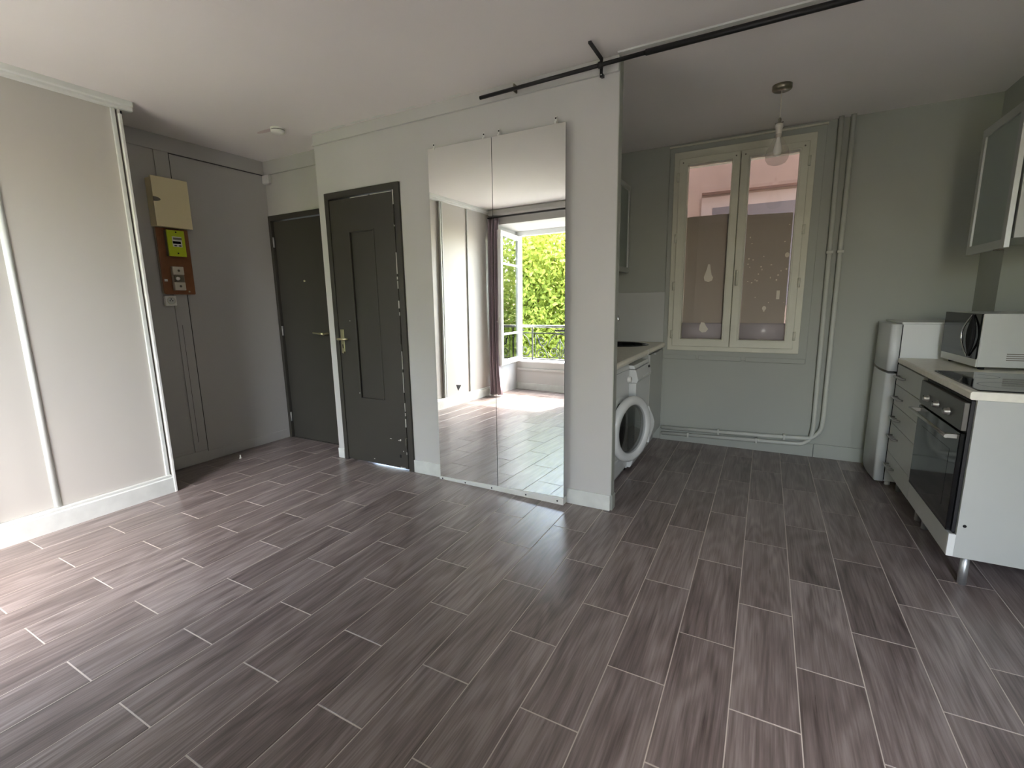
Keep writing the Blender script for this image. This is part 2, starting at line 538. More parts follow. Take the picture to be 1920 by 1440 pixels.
trim('trim_6', M_hall, (XA, XA + 0.004, -1.03, -0.66, 0.115, 0.125), bevel=0.0)
trim('baseboard_hall', M_hall, (XA, XA + 0.014, -1.03, -0.56, 0, 0.10), (XA, XA + 0.009, -0.56, YB, 0, 0.085))
trim('baseboard_entry', M_base, (-4.10, -4.072, YB - 0.012, YB, 0, 0.085))
trim('baseboard_front', M_base, (XL, D0 - 0.045, -0.012, 0, 0, 0.085), (-2.322, -2.06, -0.013, 0, 0, 0.10), (-1.06, XR, -0.014, 0, 0, 0.10))
trim('baseboard_end', M_grey, (XR + 0.004, XR + 0.012, 0.0, PT, 0, 0.10))
trim('baseboard_back', M_grey, (-0.80, 0.41, YK - 0.014, YK, 0, 0.108), (0.414, 1.25, YK - 0.014, YK, 0, 0.112))
trim('baseboard_window', M_base, (WX1, VX0, YW, YW + 0.012, 0, 0.1), (VX1, XKR, YW, YW + 0.012, 0, 0.1))

# ------------------------------------------------------------------ entrance door (hall)
th = MB().box(-4.095, -3.15, YB - 0.004, YB + 0.06, -0.0012, 0.005).build('trim_8', M_dark); struct(th)
d1 = thing('door_1', (-3.63, YB, 0), 'dark grey flush entrance door at the end of the hall', 'door', kind='structure')
o = d1.location
MB(o).plate([(-4.095, 0), (-4.062, 0), (-4.062, 2.052), (-3.19, 2.052), (-3.19, 2.098), (-4.095, 2.098)], [], 'y', YB - 0.020, YB + 0.06).build('door_frame', M_dark, d1, bevel=0.003)
MB(o).box(-4.056, -3.20, YB + 0.004, YB + 0.044, 0.006, 2.046).build('door_leaf', M_dark, d1, bevel=0.003)
for z in (1.865, 1.052, 0.21):
    MB(o).cyl((-4.060, YB - 0.008, z - 0.045), (-4.060, YB - 0.008, z + 0.045), 0.008, 8).build('hinge', M_alu, d1)
h = MB(o)
h.cyl((-3.452, YB + 0.004, 1.035), (-3.452, YB - 0.05, 1.035), 0.009, 10)
h.tube([(-3.446, YB - 0.05, 1.034), (-3.50, YB - 0.052, 1.037), (-3.585, YB - 0.050, 1.043)], [0.011, 0.010, 0.008], 10)
h.build('lever_handle', M_brass, d1)
MB(o).lathe([(0, -0.010), (0.007, -0.009), (0.010, 0.0), (0.010, 0.006)], (-3.70, YB + 0.004, 1.505), 'y', 12).build('peephole', M_brass, d1)

# ------------------------------------------------------------------ grey cupboard door (mirror wall)
d2 = thing('door_2', (-2.70, 0, 0), 'narrow charcoal door with an inset panel left of the mirrors', 'door', kind='structure')
o = d2.location
c = MB(o)
c.plate([(-3.072, 0.0), (-3.030, 0.0), (-3.030, 2.085), (-2.372, 2.085), (-2.372, 0.0), (-2.322, 0.0), (-2.322, 2.133), (-3.072, 2.133)], [], 'y', -0.016, 0.05)
c.build('door_frame', M_dark, d2, bevel=0.004)
PX0, PX1, PZ0, PZ1 = -2.832, -2.588, 0.548, 1.832
lf = MB(o)
lf.plate(rect(-3.026, -2.382, 0.012, 2.074), [rect(PX0, PX1, PZ0, PZ1)], 'y', -0.010, 0.032)
lf.box(PX0, PX1, PZ0 * 0 + 0.004, 0.03, PZ0, PZ1)
lf = lf.build('door_leaf', M_dark, d2, bevel=0.002)
bd = MB(o)
for q in ((PX0 - .008, PX0 + .004, PZ0, PZ1), (PX0 - .008, PX1 + .008, PZ1 - .004, PZ1 + .008), (PX1 - .004, PX1 + .008, PZ0, PZ1)):
    bd.box(q[0], q[1], -0.0145, 0.004, q[2], q[3])
bd.build('panel_moulding', M_dark, lf, bevel=0.003)
ch = MB(o)
z = 0.10
while z < 2.06:                                     # paint worn off along the hinge edge
    hgt = random.uniform(0.02, 0.16)
    if random.random() < 0.8: ch.box(-2.384 - random.uniform(0.001, 0.004), -2.3795, -0.0108, -0.006, z, z + hgt)
    z += hgt + random.uniform(0.0, 0.03)
for x0, x1, zz in ((-2.80, -2.62, 2.073), (-2.60, -2.40, 2.075)): ch.box(x0, x1, -0.0108, -0.006, zz, zz + 0.004)
for x, zz, w, hh in ((-2.47, .235, .028, .004), (-2.452, .239, .012, .010), (-2.425, .15, .008, .008), (-2.395, .20, .010, .06), (-2.392, .13, .006, .02), (-2.46, .016, .05, .006), (-2.74, .045, .01, .006), (-2.85, .58, .006, .012), (-2.555, .24, .02, .003), (-2.90, 1.16, .006, .006)):
    ch.box(x, x + w, -0.0108, -0.008, zz, zz + hh)
ch.build('chipped_paint', M_chip, lf)
kh = MB(o).box(-2.462, -2.446, -0.0112, -0.005, 0.098, 0.122).build('dark_hole', M_gap, lf)
for z in (1.885, 1.035, 0.225):
    MB(o).cyl((-2.377, -0.018, z - 0.04), (-2.377, -0.018, z + 0.04), 0.008, 8).build('hinge', M_dark, d2)
hd = MB(o)
hd.box(-3.008, -2.970, -0.017, -0.010, 0.905, 1.095)
hp_ = hd.build('handle_plate', M_brass, d2, bevel=0.004)
k = MB(o)
k.cyl((-2.989, -0.017, 1.02), (-2.989, -0.055, 1.02), 0.009, 10)
k.tube([(-3.002, -0.055, 1.018), (-2.96, -0.058, 1.020), (-2.895, -0.055, 1.022)], [0.010, 0.009, 0.008], 10)
k.build('lever', M_brass, hp_)
MB(o).box(-2.992, -2.985, -0.0185, -0.016, 0.945, 0.975).build('keyhole', M_gap, hp_)
MB(o).cyl((-2.978, -0.017, 0.912), (-2.978, -0.03, 0.912), 0.008, 10).build('bolt_knob', M_brass, hp_)

# ------------------------------------------------------------------ sliding-door closet
cl = thing('sliding_closet', (-3.86, -2.04, 0), 'built-in closet with cream sliding panels along the near wall', 'closet')
o = cl.location
MB(o).prism([(XC - 0.10, ZC), (XC + 0.018, ZC), (XC + 0.018, ZC - 0.030), (XC + 0.008, ZC - 0.036), (XC + 0.008, ZC - 0.052), (XC - 0.004, ZC - 0.056), (XC - 0.10, ZC - 0.056)], 'y', YW, -0.985).build('top_rail', M_track, cl, bevel=0.002)
MB(o).prism([(XC - 0.10, 0), (XC, 0), (XC, 0.105), (XC - 0.006, 0.112), (XC - 0.10, 0.112)], 'y', YW, -1.052).build('base_board', M_base, cl)
MB(o).box(XC - 0.10, XC - 0.008, YW, -1.066, 0.112, 0.128).build('bottom_track', M_track, cl, bevel=0.003)
e = MB(o)
e.box(XC - 0.016, XC + 0.004, -1.062, -1.046, 0.0, 2.483)
e.build('end_post', M_white, cl, bevel=0.003)
MB(o).box(XA + 0.014, XC - 0.016, -1.060, -1.046, 0.0, ZC).build('end_panel', M_closet, cl)
MB(o).box(XC - 0.09, XC - 0.016, -1.046, -1.036, 2.483, 2.505).build('rail_stop', M_gap, cl)
def sdoor(ya, yb, x, stiles):
    p = MB(o).box(x - 0.016, x, ya, yb, 0.130, 2.512).build('sliding_door', M_closet, cl)
    for yc, w in stiles:
        if w > 0.025:
            q = MB(o)
            pr = [(x - 0.004, yc - w / 2)] + [(x - 0.004 + 0.026 * math.sin(PI * i / 8), yc - w / 2 * math.cos(PI * i / 8)) for i in range(1, 8)] + [(x - 0.004, yc + w / 2)]
            q.prism(pr, 'z', 0.132, 2.510, True)
        else:
            q = MB(o).box(x - 0.003, x + 0.014, yc - w / 2, yc + w / 2, 0.128, 2.510)
        q.build('stile', M_stile, p, bevel=0.002 if w < 0.025 else 0)
sdoor(-1.667, -1.066, XC - 0.030, [(-1.083, 0.020)])
sdoor(-2.030, -1.640, XC - 0.042, [(-1.667, 0.038)])
sdoor(-2.545, -1.99, XC - 0.020, [(-1.997, 0.018), (-2.030, 0.018)])
sdoor(YW + 0.005, -2.520, XC - 0.016, [(-2.527, 0.012)])
tr_ = MB(o).prism([(-2.225, 0.262), (-2.335, 0.243), (-2.268, 0.176)], 'x', XC - 0.022, XC - 0.0185).build('torn_hole', M_gap, cl)

# ------------------------------------------------------------------ hall wall fittings
ec = thing('fuse_cabinet', (XA, -0.63, 1.885), 'cream metal fuse cabinet with a grey finger grip on hall wall', 'fuse box')
o = ec.location
MB(o).box(XA, -4.013, -0.742, -0.506, 1.890, 2.236).build('cabinet_body', M_cream, ec, bevel=0.006)
cv = [(-4.013, -0.750)]
for i in range(9):
    t = i / 8
    cv.append((-3.998 + 0.008 * math.sin(PI * t), -0.752 + 0.250 * t))
cv.append((-4.013, -0.502))
MB(o).prism(cv, 'z', 1.886, 2.240).build('cover', M_cream, ec, bevel=0.002)
gp = [(-0.752, 2.093)] + [(-0.752 + 0.045 * math.cos(a), 2.077 + 0.016 * math.sin(a)) for a in [PI / 2 - PI * i / 10 for i in range(11)]] + [(-0.752, 2.061)]
MB(o).prism(gp, 'x', -3.999, -3.9905).build('finger_grip', M_grip, ec)

mbd = thing('meter_board', (XA, -0.63, 1.385), 'varnished brown wooden meter board below the cream cabinet', 'board')
o = mbd.location
pf = []
for cx, cz, a0 in ((-0.735 + .02, 1.39 + .02, PI), (-0.503 - .008, 1.39 + .008, 1.5 * PI), (-0.503 - .002, 1.886 - .002, 0), (-0.735 + .002, 1.886 - .002, PI / 2)):
    rr = .02 if a0 == PI else .008 if a0 == 1.5 * PI else .002
    for i in range(5):
        a = a0 + PI / 2 * i / 4
        pf.append((cx + rr * math.cos(a), cz + rr * math.sin(a)))
MB(o).prism(pf, 'x', XA + 0.012, XA + 0.030).build('backing', M_woodedge, mbd)
pg = [(y * 0.965 - 0.0245, z) for y, z in pf]
MB(o).prism(pg, 'x', XA + 0.030, XA + 0.042).build('board_face', M_wood, mbd, bevel=0.002)
MB(o).box(XA + 0.042, XA + 0.0428, -0.722, -0.700, 1.488, 1.506).build('sticker', M_plast, mbd)
MB(o).lathe([(0, 0.006), (0.005, 0.005), (0.007, 0)], (XA + 0.042, -0.555, 1.412), 'x', 10).build('screw', M_brass, mbd)

em = thing('electricity_meter', (XA + 0.042, -0.62, 1.675), 'lime green electricity meter with a small black display', 'meter')
o = em.location
MB(o).box(XA + 0.042, -4.032, -0.684, -0.560, 1.678, 1.868).build('meter_base', M_grip, em, bevel=0.003)
fc = MB(o).box(-4.032, -4.020, -0.684, -0.560, 1.676, 1.870).build('front_cover', M_lime, em, bevel=0.003)
MB(o).box(-4.0215, -4.0185, -0.652, -0.585, 1.748, 1.823).build('display_plate', M_plast, fc)
MB(o).box(-4.0190, -4.0178, -0.650, -0.594, 1.770, 1.789).build('display', M_disp, fc)
MB(o).box(-4.0190, -4.0176, -0.645, -0.585, 1.800, 1.816).build('print_lines', M_grip, fc)
for y in (-0.632, -0.601): MB(o).box(-4.0190, -4.0170, y - 0.010, y + 0.008, 1.752, 1.760).build('button', M_disp, fc)
for y, z in ((-0.62, 1.700), (-0.62, 1.856)): MB(o).lathe([(0, 0.003), (0.005, 0.002), (0.006, 0)], (-4.020, y, z), 'x', 10).build('screw', M_gap, fc)

br = thing('circuit_breaker', (XA + 0.042, -0.63, 1.42), 'aged white circuit breaker on the lower half of the board', 'breaker')
o = br.location
MB(o).box(XA + 0.042, -4.046, -0.672, -0.586, 1.420, 1.602).build('housing', M_woodedge, br, bevel=0.003)
MB(o).box(-4.046, -4.030, -0.670, -0.592, 1.540, 1.600).build('upper_cover', M_plast2, br, bevel=0.003)
MB(o).box(-4.046, -4.030, -0.670, -0.592, 1.422, 1.482).build('lower_cover', M_plast2, br, bevel=0.003)
MB(o).box(-4.046, -4.034, -0.660, -0.598, 1.488, 1.534).build('switch_plate', M_grip, br)
MB(o).lathe([(0, 0.014), (0.012, 0.012), (0.014, 0)], (-4.034, -0.642, 1.510), 'x', 14).build('reset_button', M_plast, br)
for z in (1.57, 1.452): MB(o).lathe([(0, 0.003), (0.008, 0.002), (0.009, 0)], (-4.030, -0.630, z), 'x', 12).build('screw', M_grip, br)

sk = thing('wall_socket', (XA, -0.69, 1.342), 'square white power socket right under the wooden board', 'socket')
o = sk.location
MB(o).box(XA, -4.072, -0.730, -0.652, 1.304, 1.380).build('socket_box', M_plast, sk, bevel=0.004)
MB(o).lathe([(0.027, 0.002), (0.025, 0.0005), (0.0, 0.0005)], (-4.072, -0.691, 1.342), 'x', 20).build('socket_well', M_appg, sk)
MB(o).lathe([(0.029, 0.0), (0.029, 0.003), (0.026, 0.003), (0.026, 0.0)], (-4.072, -0.691, 1.342), 'x', 20).build('well_ring', M_plast2, sk)
for y, z in ((-0.700, 1.342), (-0.682, 1.342), (-0.691, 1.355)):
    MB(o).lathe([(0, 0.003), (0.004, 0.003), (0.004, 0.0)], (-4.072, y, z), 'x', 8).build('socket_hole', M_gap, sk)

jb = thing('junction_box', (-4.055, YB, 2.36), 'small painted junction box in the corner under the hall cornice', 'box')
o = jb.location
MB(o).box(-4.100, -4.016, YB - 0.030, YB, 2.372, 2.449).build('box_body', M_wall, jb, bevel=0.004)
MB(o).box(-4.096, -4.020, YB - 0.036, YB - 0.030, 2.376, 2.445).build('box_lid', M_wall, jb, bevel=0.003)

sm = thing('smoke_detector', (-3.24, -0.235, ZC), 'round white smoke detector on the hall ceiling', 'smoke detector')
o = sm.location
MB(o).lathe([(0.0, 0.0), (0.050, 0.0), (0.050, -0.010), (0.046, -0.012)], o, 'z', 28).build('base_plate', M_plast, sm)
MB(o).lathe([(0.046, -0.012), (0.046, -0.016), (0.048, -0.017)], o, 'z', 28).build('vent_slot', M_gap, sm)
MB(o).lathe([(0.048, -0.016), (0.048, -0.026), (0.040, -0.036), (0.015, -0.040), (0.0, -0.040)], o, 'z', 28).build('cover', M_plast, sm)

ds = thing('door_stop', (-3.91, -0.404, 0), 'tiny white door stop standing on the hall floor', 'door stop')
o = ds.location
MB(o).lathe([(0.012, 0.0), (0.012, 0.004), (0.006, 0.007), (0.005, 0.022), (0.007, 0.028), (0, 0.030)], o, 'z', 14).build('stop_post', M_plast, ds)

# ------------------------------------------------------------------ mirrors
def my(x, z): return -0.0235 - 0.028 * (x + 2.06) + 0.008 * z
def mirror(xa, xb, zb0, zb1, zt0, zt1, label, clips):
    t = thing('wall_mirror', ((xa + xb) / 2, my((xa + xb) / 2, 0), (zb0 + zb1) / 2), label, 'mirror', 'tall mirrors side by side on the partition')
    o = t.location
    P = [(xa, zb0), (xb, zb1), (xb, zt1), (xa, zt0)]
    g = MB(o); g.hexa([(x, my(x, z) + 0.0012, z) for x, z in P], [(x, my(x, z), z) for x, z in P])
    g.build('mirror_glass', M_mirror, t)
    g = MB(o); g.hexa([(x, my(x, z) + 0.007, z) for x, z in P], [(x, my(x, z) + 0.0013, z) for x, z in P])
    g.build('mirror_backing', M_medge, t)
    for x in clips:
        y = my(x, 2.30)
        q = MB(o)
        q.box(x - 0.006, x + 0.006, min(y + 0.008, -0.006), 0.0, 2.290, 2.328)
        q.box(x - 0.006, x + 0.006, y - 0.003, y + 0.008, 2.286, 2.300)
        c_ = q.build('mirror_clip', M_plast, t, bevel=0.002)
        MB(o).lathe([(0, -0.003), (0.004, -0.002), (0.005, 0)], (x, min(y + 0.008, -0.006), 2.318), 'y', 10).build('clip_screw', M_gap, c_)
mirror(-2.062, -1.5625, 0.016, 0.031, 2.3007, 2.2895, 'tall frameless mirror panel beside the charcoal door', (-2.010, -1.621))
mirror(-1.5585, -1.0655, 0.031, 0.048, 2.2895, 2.2844, 'tall frameless mirror panel nearest the kitchen opening', (-1.511, -1.131))
ms = thing('mirror_ledge', (-1.56, -0.03, 0), 'white screwed timber strip on the floor under both mirrors', 'strip')
o = ms.location
q = MB(o)
q.hexa([(-2.064, -0.034, 0), (-1.063, -0.062, 0), (-1.063, -0.002, 0), (-2.064, -0.002, 0)], [(-2.064, -0.034, 0.0145), (-1.063, -0.062, 0.0465), (-1.063, -0.002, 0.0465), (-2.064, -0.002, 0.0145)])
q.build('timber_strip', M_white, ms, bevel=0.002)
for x in (-2.035, -1.83, -1.605, -1.335, -1.105):
    f = (x + 2.064)
    MB(o).lathe([(0, -0.0022), (0.0045, -0.0016), (0.006, 0)], (x, -0.034 - 0.028 * f, 0.007 + 0.016 * f), 'y', 10).build('screw_head', M_gap, ms)

# ------------------------------------------------------------------ curtain pole on the ceiling
cp = thing('curtain_pole', (-0.2, -0.06, 2.5), 'black telescopic curtain pole crossing the ceiling by the kitchen opening', 'curtain pole')
o = cp.location
MB(o).cyl((-1.609, -0.060, 2.505), (-0.60, -0.060, 2.520), 0.0105, 16).build('thin_tube', M_black, cp)
MB(o).cyl((-0.625, -0.060, 2.5195), (XKR - 0.01, -0.060, 2.519), 0.0145, 16).build('thick_tube', M_black, cp)
b = MB(o)
b.box(-0.868, -0.852, -0.0475, -0.0425, 2.462, 2.556)
b.prism([(-0.0425, 2.556), (-0.0425, 2.545), (-0.236, 2.545), (-0.236, 2.556)], 'x', -0.868, -0.852)
b.box(-0.868, -0.852, -0.0455, -0.012, 2.468, 2.482)
bk = b.build('bracket', M_black, cp, bevel=0.001)
MB(o).lathe([(0.0145, -0.011), (0.0165, -0.011), (0.0165, 0.011), (0.0145, 0.011)], (-0.860, -0.060, 2.516), 'x', 16).build('bracket_ring', M_black, bk)
MB(o).lathe([(0, -0.001), (0.003, -0.001), (0.003, 0.001)], (-0.860, -0.0478, 2.474), 'y', 8).build('screw_hole', M_plast, bk)
MB(o).box(-1.386, -1.380, -0.052, -0.012, 2.498, 2.54).build('wall_peg', M_grip, cp)

# ------------------------------------------------------------------ kitchen window (closed, privacy film)
w1 = thing('window_1', (-0.26, YK, 0.84), 'old cream double casement window with film on the kitchen wall', 'window', kind='structure')
o = w1.location
yf = YK - 0.035
MB(o).plate(rect(-0.806, 0.305, 0.768, 2.548), [rect(-0.745, 0.228, 0.86, 2.47)], 'y', YK - 0.016, YK).build('outer_casing', M_grey, w1, bevel=0.004)
MB(o).plate(rect(-0.765, 0.247, 0.841, 2.492), [rect(-0.700, 0.182, 0.905, 2.415)], 'y', yf, YK + 0.05).build('window_frame', M_win, w1, bevel=0.004)
MB(o).box(-0.81, 0.31, YK - 0.030, YK, 2.535, 2.548).build('top_ledge', M_win, w1, bevel=0.002)
lowr = MB(o)
for xa, xb in ((-0.795, -0.52), (-0.50, -0.16), (-0.13, 0.302)): lowr.box(xa, xb, YK - 0.020, YK - 0.010, 0.760, 0.800)
lowr.build('apron_strip', M_grey, w1, bevel=0.006)
for xa, xb, ga, gb in ((-0.722, -0.2605, -0.652, -0.320), (-0.2565, 0.204, -0.190, 0.142)):
    sash = MB(o).plate(rect(xa, xb, 0.88, 2.434), [rect(ga, gb, 0.945, 2.379)], 'y', yf - 0.020, YK + 0.035).build('sash', M_win, w1, bevel=0.005)
    MB(o).plate(rect(ga - 0.012, gb + 0.012, 0.933, 2.391), [rect(ga, gb, 0.945, 2.379)], 'y', yf - 0.026, yf - 0.018).build('glazing_bead', M_win, sash, bevel=0.003)
    MB(o).box(ga - 0.005, gb + 0.005, YK + 0.006, YK + 0.010, 0.94, 2.384).build('pane', M_glass, sash)
fz = 1.965
f1 = MB(o).box(-0.650, -0.322, YK + 0.011, YK + 0.013, 0.946, 1.975).build('privacy_film', M_film, w1)
f2 = MB(o).prism([(-0.188, 0.946), (0.132, 0.946), (0.132, 1.94), (-0.188, 1.95)], 'y', YK + 0.011, YK + 0.013).build('privacy_film', M_film, w1)
def patch(par, pts, dy=0.0): MB(o).prism(pts, 'y', YK + 0.0035 - dy, YK + 0.0058 - dy).build('film_patch', M_patch, par)
patch(f1, [(-0.485, 1.44), (-0.455, 1.428), (-0.425, 1.44), (-0.418, 1.465), (-0.432, 1.49), (-0.44, 1.53), (-0.447, 1.575), (-0.462, 1.578), (-0.47, 1.54), (-0.482, 1.50), (-0.492, 1.468)])
patch(f1, [(-0.505, 1.02), (-0.48, 1.00), (-0.45, 1.005), (-0.432, 1.03), (-0.45, 1.055), (-0.465, 1.085), (-0.49, 1.09), (-0.503, 1.06)], 0.021)
patch(f2, ell(-0.018, 1.204, 0.015, 0.018, 12))
patch(f2, rect(0.062, 0.085, 1.275, 1.345))
patch(f2, ell(0.115, 1.62, 0.016, 0.020, 10))
for i in range(26):
    x, z = random.uniform(-0.17, 0.12), random.choice([random.uniform(1.4, 1.62), random.uniform(1.1, 1.86)])
    patch(f2, ell(x, z, random.uniform(0.003, 0.008), random.uniform(0.003, 0.008), 7))
for par, ga, gb in ((f1, -0.650, -0.322), (f2, -0.188, 0.140)):
    pr_ = [(YK + 0.0035 - 0.020 * math.sin(PI * i / 12) ** 0.8, 0.947 + 0.135 * i / 12) for i in range(13)]
    MB(o).prism(pr_ + [(YK + 0.0045, 0.947 + 0.135)] + [(YK + 0.0045, 0.947)], 'x', ga, gb, True).build('reflected_ledge_band', M_reflband, par)  # bulged strip shaped to imitate a light band reflected in the pane
hw = MB(o)
hw.box(-0.242, -0.216, yf - 0.029, yf - 0.020, 1.44, 1.53)
hw.tube([(-0.229, yf - 0.026, 1.505), (-0.229, yf - 0.060, 1.505), (-0.229, yf - 0.066, 1.49), (-0.229, yf - 0.062, 1.39)], [0.010, 0.010, 0.010, 0.008], 10)
hw.build('window_handle', M_win, w1)
for z in (2.29, 1.80, 1.40, 0.985):
    MB(o).cyl((0.207, yf - 0.022, z - 0.035), (0.207, yf - 0.022, z + 0.035), 0.010, 10).build('hinge', M_win, w1)
    MB(o).cyl((-0.726, yf - 0.022, z - 0.035), (-0.726, yf - 0.022, z + 0.035), 0.010, 10).build('hinge', M_win, w1)
sc_ = MB(o)
for x in (-0.69, -0.292, -0.226, 0.172): sc_.cyl((x, yf - 0.0205, 2.400), (x, yf - 0.0225, 2.400), 0.006, 8)
sc_.build('screw_caps', M_grip, w1)

# light well outside the kitchen window
lw = MB().box(-4.0, 3.0, 3.35, 3.6, -3, 6.5).build('courtyard_wall', M_salmon); struct(lw, 'salmon stucco wall across the courtyard behind kitchen window', 'wall')
MB().prism([(3.35, 2.47), (3.31, 2.47), (3.32, 2.452), (3.35, 2.445)], 'x', -0.74, 2.4).build('string_course', M_redtrim, lw)
MB().box(-0.74, 2.4, 3.335, 3.35, 2.12, 2.42).build('pale_band', M_salmon2, lw)
MB().box(-0.62, 2.4, 3.325, 3.335, 1.2, 2.30).build('dark_window', M_awning, lw)
fc_ = MB().box(-4.3, 3.0, 1.95, 2.15, ZC + 0.05, 6.5).build('wall_outside', M_facade); struct(fc_)  # unseen upper facade, raised to keep the courtyard in shade
for x in (-2.2, 2.6):
    struct(MB().box(x, x + 0.2, 2.15, 3.35, -3, 6.0).build('wall_shade_side', M_salmon))  # unseen side walls added to darken the light well
struct(MB().box(-2.2, 2.8, 2.0, 3.35, -3.2, -3.0).build('ground_lightwell', M_facade))
rv = MB()
rv.box(-0.76, -0.722, YK + 0.30, YK + 0.34, 0.7, 2.6)
rv = rv.build('red_reveal', M_redtrim, wk)

# ------------------------------------------------------------------ heating pipes
def pipe(pts, label, clips):
    t = thing('heating_pipe', pts[-1], label, 'pipe', 'painted heating pipes on the kitchen wall')
    o = t.location
    p = [Vector(q) for q in pts]
    out = [p[0]]
    for i in range(1, len(p) - 1):                  # rounded bends
        a, b_ = (p[i - 1] - p[i]), (p[i + 1] - p[i])
        d = min(0.05, a.length * .45, b_.length * .45)
        A, B = p[i] + a.normalized() * d, p[i] + b_.normalized() * d
        for k in range(7):
            s_ = k / 6
            out.append(A * (1 - s_) ** 2 + p[i] * 2 * s_ * (1 - s_) + B * s_ ** 2)
    out.append(p[-1])
    MB(o).tube(out, 0.0165, 14).build('tube', M_pipe, t)
    for c_ in clips:
        MB(o).box(c_[0] - c_[2], c_[0] + c_[2], c_[4], YK, c_[1] - c_[3], c_[1] + c_[3]).build('pipe_clip', M_pipe, t, bevel=0.003)
yp = YK - 0.038
pipe([(-0.782, yp, 0.120), (0.10, yp, 0.146), (0.395, yp, 0.160), (0.452, yp - 0.004, 0.235), (0.458, yp, 0.34), (0.456, yp, ZC)], 'painted pipe running up the wall nearest the fridge', [(0.457, 1.62, .022, .010, yp - .019), (-0.3, 0.135, .008, .022, yp - .018), (0.2, .151, .008, .022, yp - .018)])
pipe([(-0.782, yp, 0.069), (0.33, yp, 0.106), (0.385, yp, 0.150), (0.398, yp, 0.24), (0.384, yp, ZC)], 'painted pipe rising just beside the window casing', [(0.390, 1.62, .022, .010, yp - .019), (-0.55, 0.076, .008, .022, yp - .018), (0.0, .095, .008, .022, yp - .018)])

# ------------------------------------------------------------------ pendant lamp
pd = thing('pendant_lamp', (-0.008, 0.86, ZC), 'clear glass drop pendant lamp hanging in the kitchen', 'lamp')
o = pd.location
MB(o).lathe([(0, 0), (0.055, 0), (0.055, -0.022), (0.050, -0.028), (0.0, -0.028)], o, 'z', 28).build('ceiling_rose', M_rose, pd)
MB(o).cyl((o.x, o.y, ZC - 0.028), (o.x, o.y, 2.36), 0.0025, 8).build('cord', M_neck, pd)
q = MB(o)
q.lathe([(0.004, 2.385 - ZC), (0.010, 2.375 - ZC), (0.008, 2.355 - ZC), (0.0, 2.352 - ZC)], o, 'z', 12)
q.cyl((o.x - 0.022, o.y, 2.352), (o.x + 0.022, o.y, 2.357), 0.003, 6)
q.build('cord_grip', M_grip, pd)
MB(o).lathe([(0.0, 2.352 - ZC), (0.020, 2.350 - ZC), (0.023, 2.335 - ZC), (0.017, 2.31 - ZC), (0.017, 2.272 - ZC), (0, 2.27 - ZC)], o, 'z', 18).build('lamp_holder', M_neck, pd)
pr = [(0.018, 2.290), (0.022, 2.272), (0.034, 2.248), (0.050, 2.222), (0.062, 2.195), (0.067, 2.170), (0.064, 2.145), (0.050, 2.122), (0.028, 2.112), (0, 2.110)]
MB(o).lathe([(r, z - ZC) for r, z in pr], o, 'z', 28).build('glass_shade', M_pend, pd)
MB(o).lathe([(0.010, 2.275 - ZC), (0.013, 2.255 - ZC), (0.022, 2.215 - ZC), (0.026, 2.19 - ZC), (0.020, 2.168 - ZC), (0, 2.160 - ZC)], o, 'z', 18).build('bulb', M_bulb, pd)

# ------------------------------------------------------------------ kitchen, run behind the partition
wt = thing('worktop', (-1.12, 0.9, 0.86), 'pale worktop over the washing machine behind the partition', 'worktop')
o = wt.location
SK = (-1.13, 1.375)
prf = [(-0.835, 0.865), (-0.795, 0.865), (-0.787, 0.871), (-0.783, 0.885), (-0.787, 0.899), (-0.795, 0.905), (-0.835, 0.905)]
MB(o).plate(rect(XKL, -0.835, PT + 0.002, YK - 0.002), [ell(SK[0], SK[1], 0.245, 0.205, 36)], 'z', 0.865, 0.905).build('slab', M_wtop, wt)
MB(o).prism(prf, 'y', PT + 0.002, YK - 0.002).build('front_edge', M_wtop, wt)
MB(o).box(-0.80, -0.7815, 0.985, 0.988, 0.8655, 0.9052).build('joint_cover', M_chip, wt)

sn = thing('sink', (SK[0], SK[1], 0.905), 'black oval sink bowl set in the pale worktop', 'sink')
o = sn.location
def oval(prof, zz, n=36):
    b = MB(o); rings = []
    for k_, dz in prof:
        rings.append([b.V((SK[0] + 0.262 * k_ * math.cos(2 * PI * j / n), SK[1] + 0.222 * k_ * math.sin(2 * PI * j / n), zz + dz)) for j in range(n)])
    for A, B in zip(rings, rings[1:]):
        for j in range(n): b.F([A[j], A[(j + 1) % n], B[(j + 1) % n], B[j]], True)
    b.F(rings[-1]); return b
oval([(1.0, 0.001), (0.99, 0.006), (0.93, 0.006), (0.90, -0.002), (0.88, -0.03), (0.80, -0.14), (0.5, -0.165), (0.12, -0.17)], 0.905).build('bowl', M_blkglass, sn)
MB(o).lathe([(0.035, 0.0), (0.030, 0.004), (0, 0.002)], (SK[0], SK[1], 0.738), 'z', 16).build('drain', M_chrome, sn)
tp = thing('kitchen_tap', (-1.36, 1.36, 0.905), 'chrome tap with a curved spout behind the black sink', 'tap')
o = tp.location
MB(o).lathe([(0.026, 0.0), (0.026, 0.02), (0.020, 0.03), (0.018, 0.10), (0.0, 0.105)], o, 'z', 18).build('tap_body', M_chrome, tp)
MB(o).tube([(-1.36, 1.36, 1.0)] + [(-1.36 + 0.115 - 0.115 * math.cos(a), 1.36, 1.12 + 0.09 * math.sin(a)) for a in [PI * i / 12 for i in range(13)]] + [(-1.13, 1.36, 1.11)], 0.012, 12).build('spout', M_chrome, tp)
MB(o).tube([(-1.36, 1.345, 0.98), (-1.345, 1.30, 1.0), (-1.34, 1.27, 1.02)], [0.007, 0.006, 0.005], 8).build('tap_lever', M_chrome, tp)

